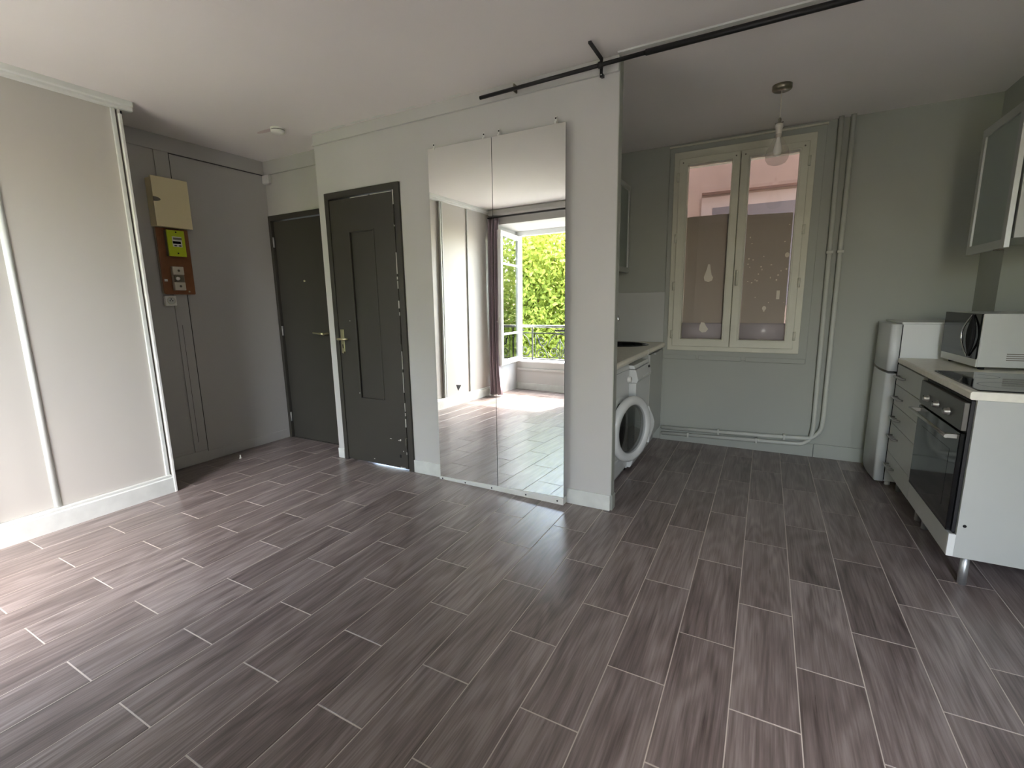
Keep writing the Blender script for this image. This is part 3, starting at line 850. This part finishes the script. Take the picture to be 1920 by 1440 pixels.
bs = MB((-1.12, YK, 0.907)).box(XKL + 0.002, -0.803, YK - 0.012, YK - 0.001, 0.907, 1.353).build('backsplash', M_lam, bevel=0.002)
tag(bs, 'white splashback panel above the sink worktop', 'splashback')

wm = thing('washing_machine', (-1.14, 0.39, 0), 'white front-loading washing machine with its round door ajar', 'washing machine')
o = wm.location
WF = -0.85; PC = (0.425, 0.41)
MB(o).prism([(XKL + 0.02, 0.012), (WF - 0.03, 0.012), (WF - 0.004, 0.06), (WF, 0.12), (WF, 0.79), (WF - 0.012, 0.845), (XKL + 0.02, 0.845)], 'y', 0.092, 0.690).build('body', M_appl, wm, bevel=0.004)
MB(o).box(WF - 0.002, WF + 0.003, 0.094, 0.688, 0.797, 0.800).build('panel_seam', M_appg, wm)
MB(o).box(WF - 0.004, WF + 0.002, 0.094, 0.688, 0.170, 0.1725).build('kick_seam', M_appg, wm)
MB(o).lathe([(0.225, -0.001), (0.218, 0.010), (0.185, 0.006), (0.178, 0.0)], (WF, PC[0], PC[1]), 'x', 36).build('porthole_ring', M_appg, wm)
MB(o).lathe([(0.180, 0.003), (0.172, 0.0035), (0, 0.0035)], (WF, PC[0], PC[1]), 'x', 32).build('drum_opening', M_gap, wm)
kb = MB(o).lathe([(0.024, 0), (0.022, 0.020), (0.018, 0.024), (0, 0.024)], (WF, 0.655, 0.722), 'x', 20).build('programme_knob', M_plast, wm)
MB(o).box(WF + 0.0232, WF + 0.0255, 0.653, 0.657, 0.722, 0.740).build('knob_mark', M_grip, kb)
MB(o).box(WF, WF + 0.003, 0.12, 0.33, 0.72, 0.785).build('soap_drawer', M_appg, wm, bevel=0.002)
# round door hinged on its near edge and standing ajar
TH = math.radians(18)
dn = Vector((math.cos(TH), -math.sin(TH), 0))      # outward normal
dt = Vector((math.sin(TH), math.cos(TH), 0))       # from hinge towards the handle
hinge = Vector((WF + 0.012, 0.255, 0.405))
RD = 0.232
dc = hinge + dt * RD
rd = MB(o).lathe([(RD - 0.012, -0.035), (RD, -0.022), (RD, 0.0), (RD - 0.012, 0.014), (RD - 0.024, 0.018), (RD - 0.050, 0.014), (RD - 0.058, 0.006), (RD - 0.066, -0.035), (RD - 0.012, -0.035)], dc, dn, 48).build('porthole_door', M_appl, wm)
MB(o).lathe([(RD - 0.060, 0.002), (RD - 0.072, -0.02), (0.145, -0.055), (0.110, -0.085), (0.06, -0.098), (0, -0.10)], dc, dn, 40).build('glass_bowl', M_bowl2, rd)
MB(o).lathe([(RD - 0.062, -0.012), (RD - 0.09, -0.006), (0.07, 0.004), (0, 0.008)], dc, dn, 40).build('door_window', M_bowl, rd)
hb = MB(o)
zt = Vector((0, 0, 1))
prof2 = [(RD - 0.020, 0.130), (RD + 0.040, 0.050), (RD + 0.068, 0.0), (RD + 0.060, -0.040), (RD - 0.010, -0.150)]
A = [hb.V(dc + dt * u + zt * v + dn * 0.004) for u, v in prof2]; B = [hb.V(dc + dt * u + zt * v - dn * 0.034) for u, v in prof2]
hb.F(A); hb.F(B[::-1])
for i in range(5): hb.F([A[i], A[(i + 1) % 5], B[(i + 1) % 5], B[i]])
hb.build('door_handle', M_appl, rd, bevel=0.004)
MB(o).cyl(hinge + zt * 0.05 - dn * 0.012, hinge - zt * 0.05 - dn * 0.012, 0.012, 10).build('door_hinge', M_appg, rd)

dw = thing('dishwasher', (-1.12, 0.92, 0), 'white slim dishwasher between washing machine and cupboard', 'dishwasher')
o = dw.location
DF = -0.802
MB(o).box(XKL + 0.02, DF - 0.055, 0.704, 1.146, 0.03, 0.790).build('body', M_appl, dw, bevel=0.003)
MB(o).prism([(DF - 0.10, 0.792), (DF - 0.010, 0.792), (DF - 0.020, 0.818), (DF - 0.10, 0.820)], 'y', 0.702, 1.148).build('lid_edge', M_appl, dw, bevel=0.002)
MB(o).prism([(DF - 0.055, 0.690), (DF + 0.004, 0.690), (DF + 0.014, 0.712), (DF - 0.005, 0.787), (DF - 0.055, 0.787)], 'y', 0.702, 1.148).build('control_panel', M_appl, dw, bevel=0.003)
MB(o).prism([(DF - 0.055, 0.19), (DF, 0.19), (DF, 0.687), (DF - 0.055, 0.687)], 'y', 0.702, 1.148).build('door_front', M_appl, dw, bevel=0.003)
MB(o).prism([(DF - 0.055, 0.04), (DF - 0.028, 0.04), (DF - 0.012, 0.08), (DF - 0.004, 0.13), (DF - 0.002, 0.183), (DF - 0.055, 0.183)], 'y', 0.702, 1.148).build('kick_plate', M_appl, dw, bevel=0.003)
MB(o).prism([(DF + 0.004, 0.698), (DF + 0.0145, 0.714), (DF + 0.012, 0.722), (DF + 0.003, 0.706)], 'y', 0.86, 1.05).build('grip_recess', M_appg, dw)
MB(o).box(DF - 0.006, DF + 0.007, 1.085, 1.120, 0.756, 0.772).build('badge', M_gap, dw)
for y in (0.74, 1.11): MB(o).cyl((DF - 0.09, y, 0), (DF - 0.09, y, 0.032), 0.018, 10).build('foot', M_gap, dw)

bc = thing('sink_cupboard', (-1.12, 1.42, 0), 'white base cupboard under the sink end of the worktop', 'cupboard')
o = bc.location
MB(o).box(XKL + 0.02, -0.822, 1.160, 1.684, 0.12, 0.862).plate if False else None
MB(o).plate(rect(1.160, 1.684, 0.12, 0.864), [rect(1.178, 1.666, 0.138, 0.862)], 'x', XKL + 0.02, -0.822).build('carcass', M_lam, bc)
MB(o).box(-0.820, -0.802, 1.158, 1.682, 0.125, 0.848).build('cupboard_door', M_lam, bc, bevel=0.002)
MB(o).box(-0.803, -0.790, 1.30, 1.46, 0.836, 0.850).build('edge_handle', M_alu, bc, bevel=0.003)
MB(o).box(-0.88, -0.864, 1.16, 1.684, 0.0, 0.12).build('plinth', M_lam, bc)

def wall_unit(name, label, x0, x1, xd, ya, yb, z0, z1, zc0, gap, bottom_clip=True):
    """wall cupboard: carcass between x0 (wall) and x1, framed glass door whose outer face is at xd"""
    t = thing(name, ((x0 + x1) / 2, (ya + yb) / 2, z0), label, 'wall cabinet')
    o = t.location
    s_ = 1 if xd > x1 else -1
    lo, hi = min(x0, x1), max(x0, x1)
    MB(o).box(lo, hi, ya, yb, zc0, z1).build('carcass', M_lam, t, bevel=0.002)
    f0, f1 = xd - s_ * 0.022, xd
    fr = MB(o).plate(rect(ya, yb, z0, z1), [rect(ya + 0.045, yb - 0.045, z0 + 0.045, z1 - 0.045)], 'x', min(f0, f1), max(f0, f1)).build('door_frame', M_alu, t, bevel=0.002)
    xm = xd - s_ * 0.012
    MB(o).box(xm - 0.002, xm + 0.002, ya + 0.04, yb - 0.04, z0 + 0.04, z1 - 0.04).build('frosted_pane', M_frost, fr)
    MB(o).box(min(f0, f1) + 0.002, max(f0, f1) - 0.002, ya + 0.06, ya + 0.13, z0 - 0.006, z0).build('pull', M_grip, fr)
    for zz in (z0 + 0.12, z1 - 0.12):
        a_, b_ = sorted((x1, f0))
        if b_ - a_ > 0.003: MB(o).box(a_, b_, (ya + 0.02 if s_ > 0 else yb - 0.04), (ya + 0.04 if s_ > 0 else yb - 0.02), zz - 0.015, zz + 0.015).build('hinge', M_grip, t)
    return t
wall_unit('wall_cabinet', 'wall cabinet with an aluminium framed door glimpsed past the partition', XKL, -1.126, -1.10, 0.96, 1.56, 1.525, 2.25, 1.535, 0.004)

# ------------------------------------------------------------------ kitchen, run with oven and fridge
CX = 0.785
rb = thing('drawer_cabinet', (1.09, 0.895, 0), 'white base cabinet with a stack of five drawers beside fridge', 'cabinet')
o = rb.location
MB(o).box(0.806, XKR - 0.01, 0.606, 1.186, 0.145, 0.852).build('carcass', M_lam, rb)
zs = [0.136, 0.262, 0.459, 0.583, 0.716, 0.850]
for i in range(5):
    z0, z1 = zs[i] + (0.0015 if i else 0), zs[i + 1] - 0.0015
    f = MB(o).box(0.787, 0.805, 0.607, 1.185, z0, z1).build('drawer', M_lam, rb, bevel=0.0015)
    zh = z1 - 0.070
    hh = MB(o)
    ya, yb = 0.965, 1.105
    hh.tube([(0.787, ya, zh), (0.757, ya, zh), (0.757, yb, zh), (0.787, yb, zh)], 0.0055, 8)
    for yy in (ya + 0.045, yb - 0.045): hh.tube([(0.787, yy, zh - 0.004), (0.757, yy, zh)], 0.004, 8)
    hh.build('drawer_handle', M_steel, f)
for x, y in ((0.86, 0.66), (0.86, 1.13), (1.30, 0.66), (1.30, 1.13)): MB(o).cyl((x, y, 0), (x, y, 0.145), 0.016, 12).build('leg', M_alu, rb)

oc = thing('oven_housing', (1.09, 0.26, 0), 'white oven housing unit with a plain end panel on metal legs', 'cabinet')
o = oc.location
MB(o).box(0.812, XKR - 0.01, -0.066, -0.048, 0.137, 0.853).build('end_panel', M_lam, oc, bevel=0.001)
MB(o).box(0.806, XKR - 0.01, 0.586, 0.604, 0.145, 0.852).build('side_panel', M_lam, oc)
MB(o).box(0.806, XKR - 0.01, -0.048, 0.586, 0.145, 0.232).build('bottom_box', M_lam, oc)
MB(o).box(0.787, 0.805, -0.052, 0.603, 0.138, 0.240).build('plinth_front', M_lam, oc, bevel=0.0015)
MB(o).box(0.787, 0.812, -0.0665, -0.053, 0.138, 0.242).build('corner_strip', M_white, oc, bevel=0.001)
MB(o).lathe([(0, -0.0008), (0.007, -0.0008), (0.007, 0.0002)], (0.835, -0.066, 0.288), 'y', 10).build('peg_hole', M_gap, oc)
for x, y in ((0.866, -0.030), (1.32, -0.030), (0.866, 0.55), (1.32, 0.55)): MB(o).cyl((x, y, 0), (x, y, 0.145), 0.0165, 14).build('leg', M_alu, oc)

ov = thing('oven', (1.05, 0.27, 0.24), 'built-in steel and black glass oven with three round knobs', 'oven')
o = ov.location
MB(o).box(0.800, 1.30, -0.046, 0.584, 0.245, 0.845).build('oven_body', M_black, ov)
cpn = MB(o).box(0.779, 0.800, -0.040, 0.598, 0.709, 0.835).build('control_panel', M_ovensteel, ov, bevel=0.003)
for y in (0.445, 0.290, 0.128):
    kn = MB(o).lathe([(0.019, 0), (0.019, -0.004), (0.0145, -0.006), (0.0135, -0.020), (0.010, -0.023), (0, -0.023)], (0.779, y, 0.760), 'x', 20).build('knob', M_steel, ov)
    MB(o).box(0.7555, 0.758, y - 0.0015, y + 0.0015, 0.763, 0.775).build('knob_mark', M_gap, kn)
dr = MB(o).box(0.781, 0.800, -0.036, 0.598, 0.246, 0.698).build('oven_door', M_blkglass, ov, bevel=0.003)
MB(o).box(0.7802, 0.782, 0.06, 0.50, 0.33, 0.60).build('door_window', mat('oven_window', (34, 36, 34), 0.08), dr)
hnd = MB(o)
hnd.tube([(0.741, -0.020, 0.676), (0.741, 0.590, 0.676)], 0.008, 12)
for y in (0.0, 0.57): hnd.box(0.741, 0.782, y - 0.010, y + 0.010, 0.667, 0.685)
hnd.build('oven_handle', M_steel, dr)

wt2 = thing('worktop', (1.09, 0.56, 0.855), 'pale worktop under the microwave and black hob', 'worktop')
o = wt2.location
MB(o).prism([(CX + 0.006, 0.854), (CX, 0.860), (CX, 0.884), (CX + 0.006, 0.890), (XKR - 0.002, 0.890), (XKR - 0.002, 0.854)], 'y', -0.070, 1.192).build('slab', M_wtop, wt2, bevel=0.001)

hb_ = thing('hob', (1.05, 0.25, 0.89), 'black glass ceramic hob let into the pale worktop', 'hob')
o = hb_.location
MB(o).prism([(0.822, -0.046), (1.33, -0.046), (1.338, -0.038), (1.338, 0.552), (1.33, 0.560), (0.822, 0.560), (0.814, 0.552), (0.814, -0.038)], 'z', 0.890, 0.8955).build('glass_top', M_blkglass, hb_, bevel=0.001)
M_ringp = mat('hob_print', (62, 60, 58), 0.3)
for x, y, r in ((0.95, 0.12, 0.09), (0.95, 0.40, 0.07), (1.20, 0.12, 0.07), (1.20, 0.40, 0.09)):
    MB(o).lathe([(r, 0.0002), (r - 0.004, 0.0004), (r - 0.006, 0.0002)], (x, y, 0.8955), 'z', 36).build('cooking_zone', M_ringp, hb_)

mw = thing('microwave', (1.012, 0.690, 0.892), 'silver microwave with black door and leaf-shaped handle on worktop', 'microwave', rotz=math.radians(4.0))
# local frame: origin at the near front corner, +y along the front, +x into its depth
MB().box(0.008, 0.345, 0.0, 0.452, 0.014, 0.298).build('case', M_silver, mw, bevel=0.003)
bz = MB().box(0.0, 0.008, 0.0, 0.452, 0.014, 0.296).build('front_bezel', M_silver, mw, bevel=0.002)
MB().box(-0.004, 0.006, 0.0, 0.452, 0.055, 0.297).build('door_glass', M_blkglass, mw, bevel=0.002)
MB().box(-0.0046, -0.003, 0.17, 0.425, 0.085, 0.255).build('door_screen', mat('microwave_screen', (52, 58, 55), 0.15), mw)
def leaf(k):
    L = []
    for i in range(13):
        t = i / 12; L.append((0.088 + k * 0.058 * math.sin(PI * t), 0.066 + 0.222 * t))
    R = []
    for i in range(1, 12):
        t = 1 - i / 12; R.append((0.088 - k * 0.052 * math.sin(PI * t), 0.066 + 0.222 * t))
    return L + R
MB().prism(leaf(0.9), 'x', -0.007, -0.003).build('handle_recess', M_gap, mw)
MB().tube([(-0.010 - 0.014 * math.sin(PI * i / 14), 0.088 + 0.060 * math.sin(PI * i / 14), 0.064 + 0.226 * i / 14) for i in range(15)], [0.003 + 0.0025 * math.sin(PI * i / 14) for i in range(15)], 8).build('handle_bar', M_chrome, mw)
MB().tube([(-0.009 - 0.010 * math.sin(PI * i / 14), 0.088 - 0.054 * math.sin(PI * i / 14), 0.064 + 0.226 * i / 14) for i in range(15)], [0.003 + 0.003 * math.sin(PI * i / 14) for i in range(15)], 8).build('control_trim', M_gap, mw)
for i in range(4):
    MB().box(0.120, 0.330, -0.002, 0.001, 0.052 + i * 0.011, 0.056 + i * 0.011).build('vent_slot', M_grip, mw)
for x, y in ((0.04, 0.04), (0.04, 0.41), (0.31, 0.04), (0.31, 0.41)): MB().cyl((x, y, -0.002), (x, y, 0.016), 0.014, 10).build('foot', M_gap, mw)

fr = thing('fridge', (0.99, 1.445, 0), 'white two-door fridge freezer standing by the kitchen corner', 'fridge')
o = fr.location
MB(o).box(0.792, 1.245, 1.215, 1.672, 0.030, 1.108).build('body', M_appl, fr, bevel=0.004)
MB(o).box(0.785, 1.245, 1.208, 1.680, 1.108, 1.120).build('top_cap', M_appl, fr, bevel=0.003)
def bowed(z0, z1, name, cut=False):
    pl_ = [(0.788, 1.208)]
    for i in range(11):
        t = i / 10; pl_.append((0.742 - 0.016 * math.sin(PI * t), 1.210 + 0.466 * t))
    pl_.append((0.788, 1.678))
    return MB(o).prism(pl_, 'z', z0, z1, True).build(name, M_appl, fr)
fdo = bowed(0.030, 0.780, 'fridge_door'); fzd = bowed(0.796, 1.106, 'freezer_door')
MB(o).prism([(0.7315, 1.33), (0.7275, 1.44), (0.7315, 1.56), (0.739, 1.662), (0.770, 1.665), (0.770, 1.33)], 'z', 0.770, 0.7955).build('grip_recess', M_grip, fdo)
MB(o).box(0.7895, 0.7935, 1.210, 1.676, 0.04, 1.10).build('door_gasket', M_gap, fr)
for x, y in ((0.82, 1.245), (0.82, 1.64), (1.21, 1.245), (1.21, 1.64)): MB(o).cyl((x, y, 0), (x, y, 0.032), 0.016, 12).build('foot', M_plast, fr)

wall_unit('wall_cabinet', 'wall cabinet with frosted glass door above the microwave', XKR, 1.052, 1.020, 0.600, 1.115, 1.520, 2.205, 1.565, 0.012)

# ------------------------------------------------------------------ French window behind the camera, and the added one lighting the kitchen
OZ0, OZ1 = 0.440, 2.300
def casement(w2, hx, sgn, ang):
    """leaf hinged at hx on the frame, swung into the room"""
    a = math.radians(ang)
    o = w2.location; L = (wx1 - wx0 - 0.13) / 2
    d = Vector((sgn * math.cos(a), math.sin(a), 0)); nn = Vector((-d.y * sgn, d.x * sgn, 0))
    base = Vector((hx, -3.690, 0))
    def P(u, w, z): return base + d * u + nn * w + Vector((0, 0, z))
    def bar(u0, u1, z0, z1, w0, w1, name, m, par):
        b = MB(o)
        b.hexa([P(u0, w0, z0), P(u1, w0, z0), P(u1, w1, z0), P(u0, w1, z0)], [P(u0, w0, z1), P(u1, w0, z1), P(u1, w1, z1), P(u0, w1, z1)])
        return b.build(name, m, par, bevel=0.003)
    z0, z1 = 0.445, 2.295
    lf = bar(0, 0.065, z0, z1, 0, 0.055, 'casement', M_pvc, w2)
    bar(L - 0.065, L, z0, z1, 0, 0.055, 'leaf_stile', M_pvc, lf)
    for za, zb in ((z0, z0 + 0.07), (z1 - 0.07, z1), (0.868, 0.895), (1.845, 1.872)): bar(0.065, L - 0.065, za, zb, 0.004, 0.051, 'leaf_rail', M_pvc, lf)
    for za, zb in ((z0 + 0.07, 0.868), (0.895, 1.845), (1.872, z1 - 0.07)): bar(0.062, L - 0.062, za, zb, 0.022, 0.028, 'pane', M_glass2, lf)
    bar(L - 0.002, L + 0.003, 0.95, 1.12, 0.018, 0.038, 'lock_plate', M_alu, lf)
    if sgn > 0:
        q = MB(o)
        q.tube([P(L - 0.03, 0.055, 1.06), P(L - 0.03, 0.098, 1.06), P(L - 0.03, 0.105, 1.045), P(L - 0.03, 0.103, 0.94)], [0.011, 0.011, 0.011, 0.009], 10)
        q.build('leaf_handle', M_pvc, lf)
for wx0, wx1, nm, lab, a0, a1 in ((WX0, WX1, 'window_2', 'open white casement window reflected in the mirrors', 81, 82), (VX0, VX1, 'window_added', 'added unseen casement window lighting the kitchen from behind the photographer', 88, 88)):
    OX0, OX1 = wx0 + 0.06, wx1 - 0.06
    w2 = thing(nm, ((wx0 + wx1) / 2, -3.70, 0.43), lab, 'window', kind='structure')
    o = w2.location
    MB(o).plate(rect(wx0, wx1, 0.425, WZ1), [rect(OX0, OX1, OZ0, OZ1)], 'y', -3.760, -3.690).build('window_frame', M_pvc, w2, bevel=0.004)
    MB(o).box(wx0, wx1, -3.80, -3.655, 0.425, 0.445).build('window_sill', M_pvc, w2, bevel=0.004)
    casement(w2, OX0 + 0.005, 1, a0)
    casement(w2, OX1 - 0.005, -1, a1)

# curtain and its rod beside the window
ct = thing('curtain_rod', (-2.8, YW + 0.07, 2.455), 'thin black curtain rod over the reflected window', 'curtain rod')
o = ct.location
MB(o).cyl((-3.60, YW + 0.075, 2.455), (-1.85, YW + 0.075, 2.455), 0.011, 12).build('rod', M_black, ct)
for x in (-3.57, -2.0): MB(o).box(x - 0.008, x + 0.008, YW, YW + 0.085, 2.447, 2.463).build('rod_bracket', M_black, ct)
cu = MB((-3.48, YW + 0.075, 0.02))
def curt(u, v):
    w = 0.150 + 0.05 * max(0, v - 0.78) / 0.22 + 0.03 * max(0, 0.12 - v) / 0.12
    x = -3.605 + w * u
    y = YW + 0.050 + (0.026 + 0.012 * v) * math.sin(u * 2 * PI * 3.2) + 0.006 * math.sin(u * 29 + v * 5)
    return (x, y, 0.02 + 2.44 * (1 - v))
cu.sheet(curt, 72, 16)
cu = cu.build('curtain', M_curtain)
md = cu.modifiers.new('cloth', 'SOLIDIFY'); md.thickness = 0.003
tag(cu, 'gathered dark grey mauve curtain hanging at the closet end', 'curtain')

# balcony railing of scrolled ironwork
rl = thing('balcony_railing', (-2.9, -3.86, 0.43), 'ornate black wrought iron balcony railing outside the open window', 'railing')
o = rl.location
ry = -3.86
MB(o).prism([(ry - 0.035, 0.945), (ry + 0.035, 0.945), (ry + 0.03, 0.985), (ry - 0.03, 0.985)], 'x', -3.9, -1.9).build('handrail', mat('rail_grey', (150, 152, 146), 0.5), rl, bevel=0.006)
for z in (0.46, 0.86): MB(o).box(-3.9, -1.9, ry - 0.008, ry + 0.008, z - 0.008, z + 0.008).build('rail_bar', M_iron, rl)
for x in (-3.87, -3.40, -2.45, -1.93): MB(o).box(x - 0.010, x + 0.010, ry - 0.010, ry + 0.010, 0.43, 0.95).build('rail_post', M_iron, rl)
def spiral(cx, cz, r0, turns, a0, dirn, n=26):
    return [(cx + r0 * (1 - 0.82 * i / n) * math.cos(a0 + dirn * turns * 2 * PI * i / n), ry, cz + r0 * (1 - 0.82 * i / n) * math.sin(a0 + dirn * turns * 2 * PI * i / n)) for i in range(n + 1)]
def scroll(pts, r=0.007): MB(o).tube(pts, r, 6).build('scroll', M_iron, rl)
for cx in (-2.925, -3.64, -2.19):
    half = 0.44 if cx == -2.925 else 0.22
    scroll([(cx, ry, 0.46), (cx, ry, 0.78)], 0.008)
    for s_ in (-1, 1):
        scroll([(cx + s_ * 0.19 * math.cos(a), ry, 0.66 + 0.19 * math.sin(a)) for a in [PI / 2 * i / 10 for i in range(11)]])
        scroll(spiral(cx + s_ * 0.10, 0.58, 0.10, 1.4, 0 if s_ > 0 else PI, -s_))
        scroll([(cx + s_ * (0.01 + 0.06 * math.sin(PI * i / 10)), ry, 0.48 + 0.26 * i / 10) for i in range(11)])
        if half > 0.3:
            scroll(spiral(cx + s_ * 0.31, 0.74, 0.085, 1.3, PI if s_ > 0 else 0, s_))
            scroll(spiral(cx + s_ * 0.33, 0.54, 0.075, 1.3, PI / 2, -s_))
            scroll([(cx + s_ * (0.20 + 0.19 * i / 10), ry, 0.47 + 0.36 * i / 10 + 0.03 * math.sin(2 * PI * i / 10)) for i in range(11)])
            scroll([(cx + s_ * 0.42, ry, 0.47), (cx + s_ * 0.42, ry, 0.85)], 0.006)
    for k in range(-2, 3):
        MB(o).lathe([(0, 0.022), (0.016, 0.012), (0.02, 0), (0.016, -0.012), (0, -0.022)], (cx + k * 0.035, ry, 0.905), 'y', 10).build('rosette', M_iron, rl)
bal = MB().box(-4.3, 1.6, -4.25, -3.80, 0.28, 0.425).build('balcony_slab', M_facade); struct(bal, 'stone balcony ledge outside the window', 'ledge')

# ------------------------------------------------------------------ trees across the street
def tree(label, cx, cy, zb, h, rx, ry_, rz, n, m, seed):
    rnd = random.Random(seed)
    t = thing('street_tree', (cx, cy, zb), label, 'tree', 'leafy trees outside the window')
    o = t.location
    cz = zb + h - rz * 0.9
    q = MB(o)
    q.tube([(cx, cy, zb), (cx + 0.1, cy, zb + h * 0.3), (cx - 0.05, cy + 0.1, cz - rz * 0.5), (cx, cy, cz + rz * 0.4)], [0.20, 0.16, 0.12, 0.03], 10)
    q.build('trunk', M_bark, t)
    for i in range(9):
        a = rnd.uniform(0, 2 * PI); e_ = rnd.uniform(0.1, 0.9)
        p0 = Vector((cx, cy, cz - rz * 0.6 + rz * 0.9 * rnd.random()))
        p1 = Vector((cx + rx * .75 * math.cos(a), cy + ry_ * .75 * math.sin(a), p0.z + e_))
        MB(o).tube([p0, (p0 + p1) / 2 + Vector((0, 0, 0.12)), p1], [0.06, 0.035, 0.012], 6).build('branch', M_bark, t)
    vs, fs = [], []
    cl_ = []
    for i in range(110):
        d = Vector((rnd.gauss(0, 1), rnd.gauss(0, 1), rnd.gauss(0, 1))).normalized() * rnd.uniform(0.45, 1.0)
        cl_.append((d, rnd.uniform(0.14, 0.26)))
    for i in range(n):
        c0, s0 = rnd.choice(cl_)
        d = c0 + Vector((rnd.gauss(0, s0), rnd.gauss(0, s0), rnd.gauss(0, s0)))
        p = Vector((d.x * rx, d.y * ry_, d.z * rz + cz - zb))
        nrm = Vector((rnd.gauss(0, 0.8), rnd.gauss(0, 0.8), rnd.gauss(0.7, 0.5))).normalized()
        a = nrm.orthogonal().normalized(); a.rotate(Matrix.Rotation(rnd.uniform(0, 2 * PI), 3, nrm))
        b = nrm.cross(a)
        s_ = rnd.uniform(0.042, 0.082)
        k = len(vs)
        for u, v, w in ((-1, 0, 0), (-0.2, 0.62, 0.12), (1, 0, -0.15), (-0.2, -0.62, 0.12)):
            vs.append(p + a * u * s_ + b * v * s_ + nrm * w * s_)
        fs += [(k, k + 1, k + 2), (k, k + 2, k + 3)]
    me = bpy.data.meshes.new('foliage'); me.from_pydata([tuple(v) for v in vs], [], fs); me.materials.append(m)
    ob = bpy.data.objects.new('foliage', me); C.objects.link(ob); ob.parent = t; ob['kind'] = 'stuff'
tree('broad sunlit plane tree filling the reflected window', -6.4, -9.6, -4.0, 8.0, 2.6, 1.9, 3.0, 60000, M_leaf, 3)
tree('paler leafy tree beside the plane tree in the reflection', -9.6, -10.8, -4.0, 8.6, 2.6, 1.8, 3.4, 42000, M_leaf2, 5)
tree('lower darker leafy tree showing through the railing', -2.9, -10.9, -4.0, 7.8, 2.9, 1.8, 3.2, 40000, M_leaf2, 9)
st = MB().box(-30, 20, -30, -3.9, -4.4, -4.0).build('street_ground', mat('street', (150, 146, 138), 0.9)); struct(st, 'sunlit street far below the window', 'street')
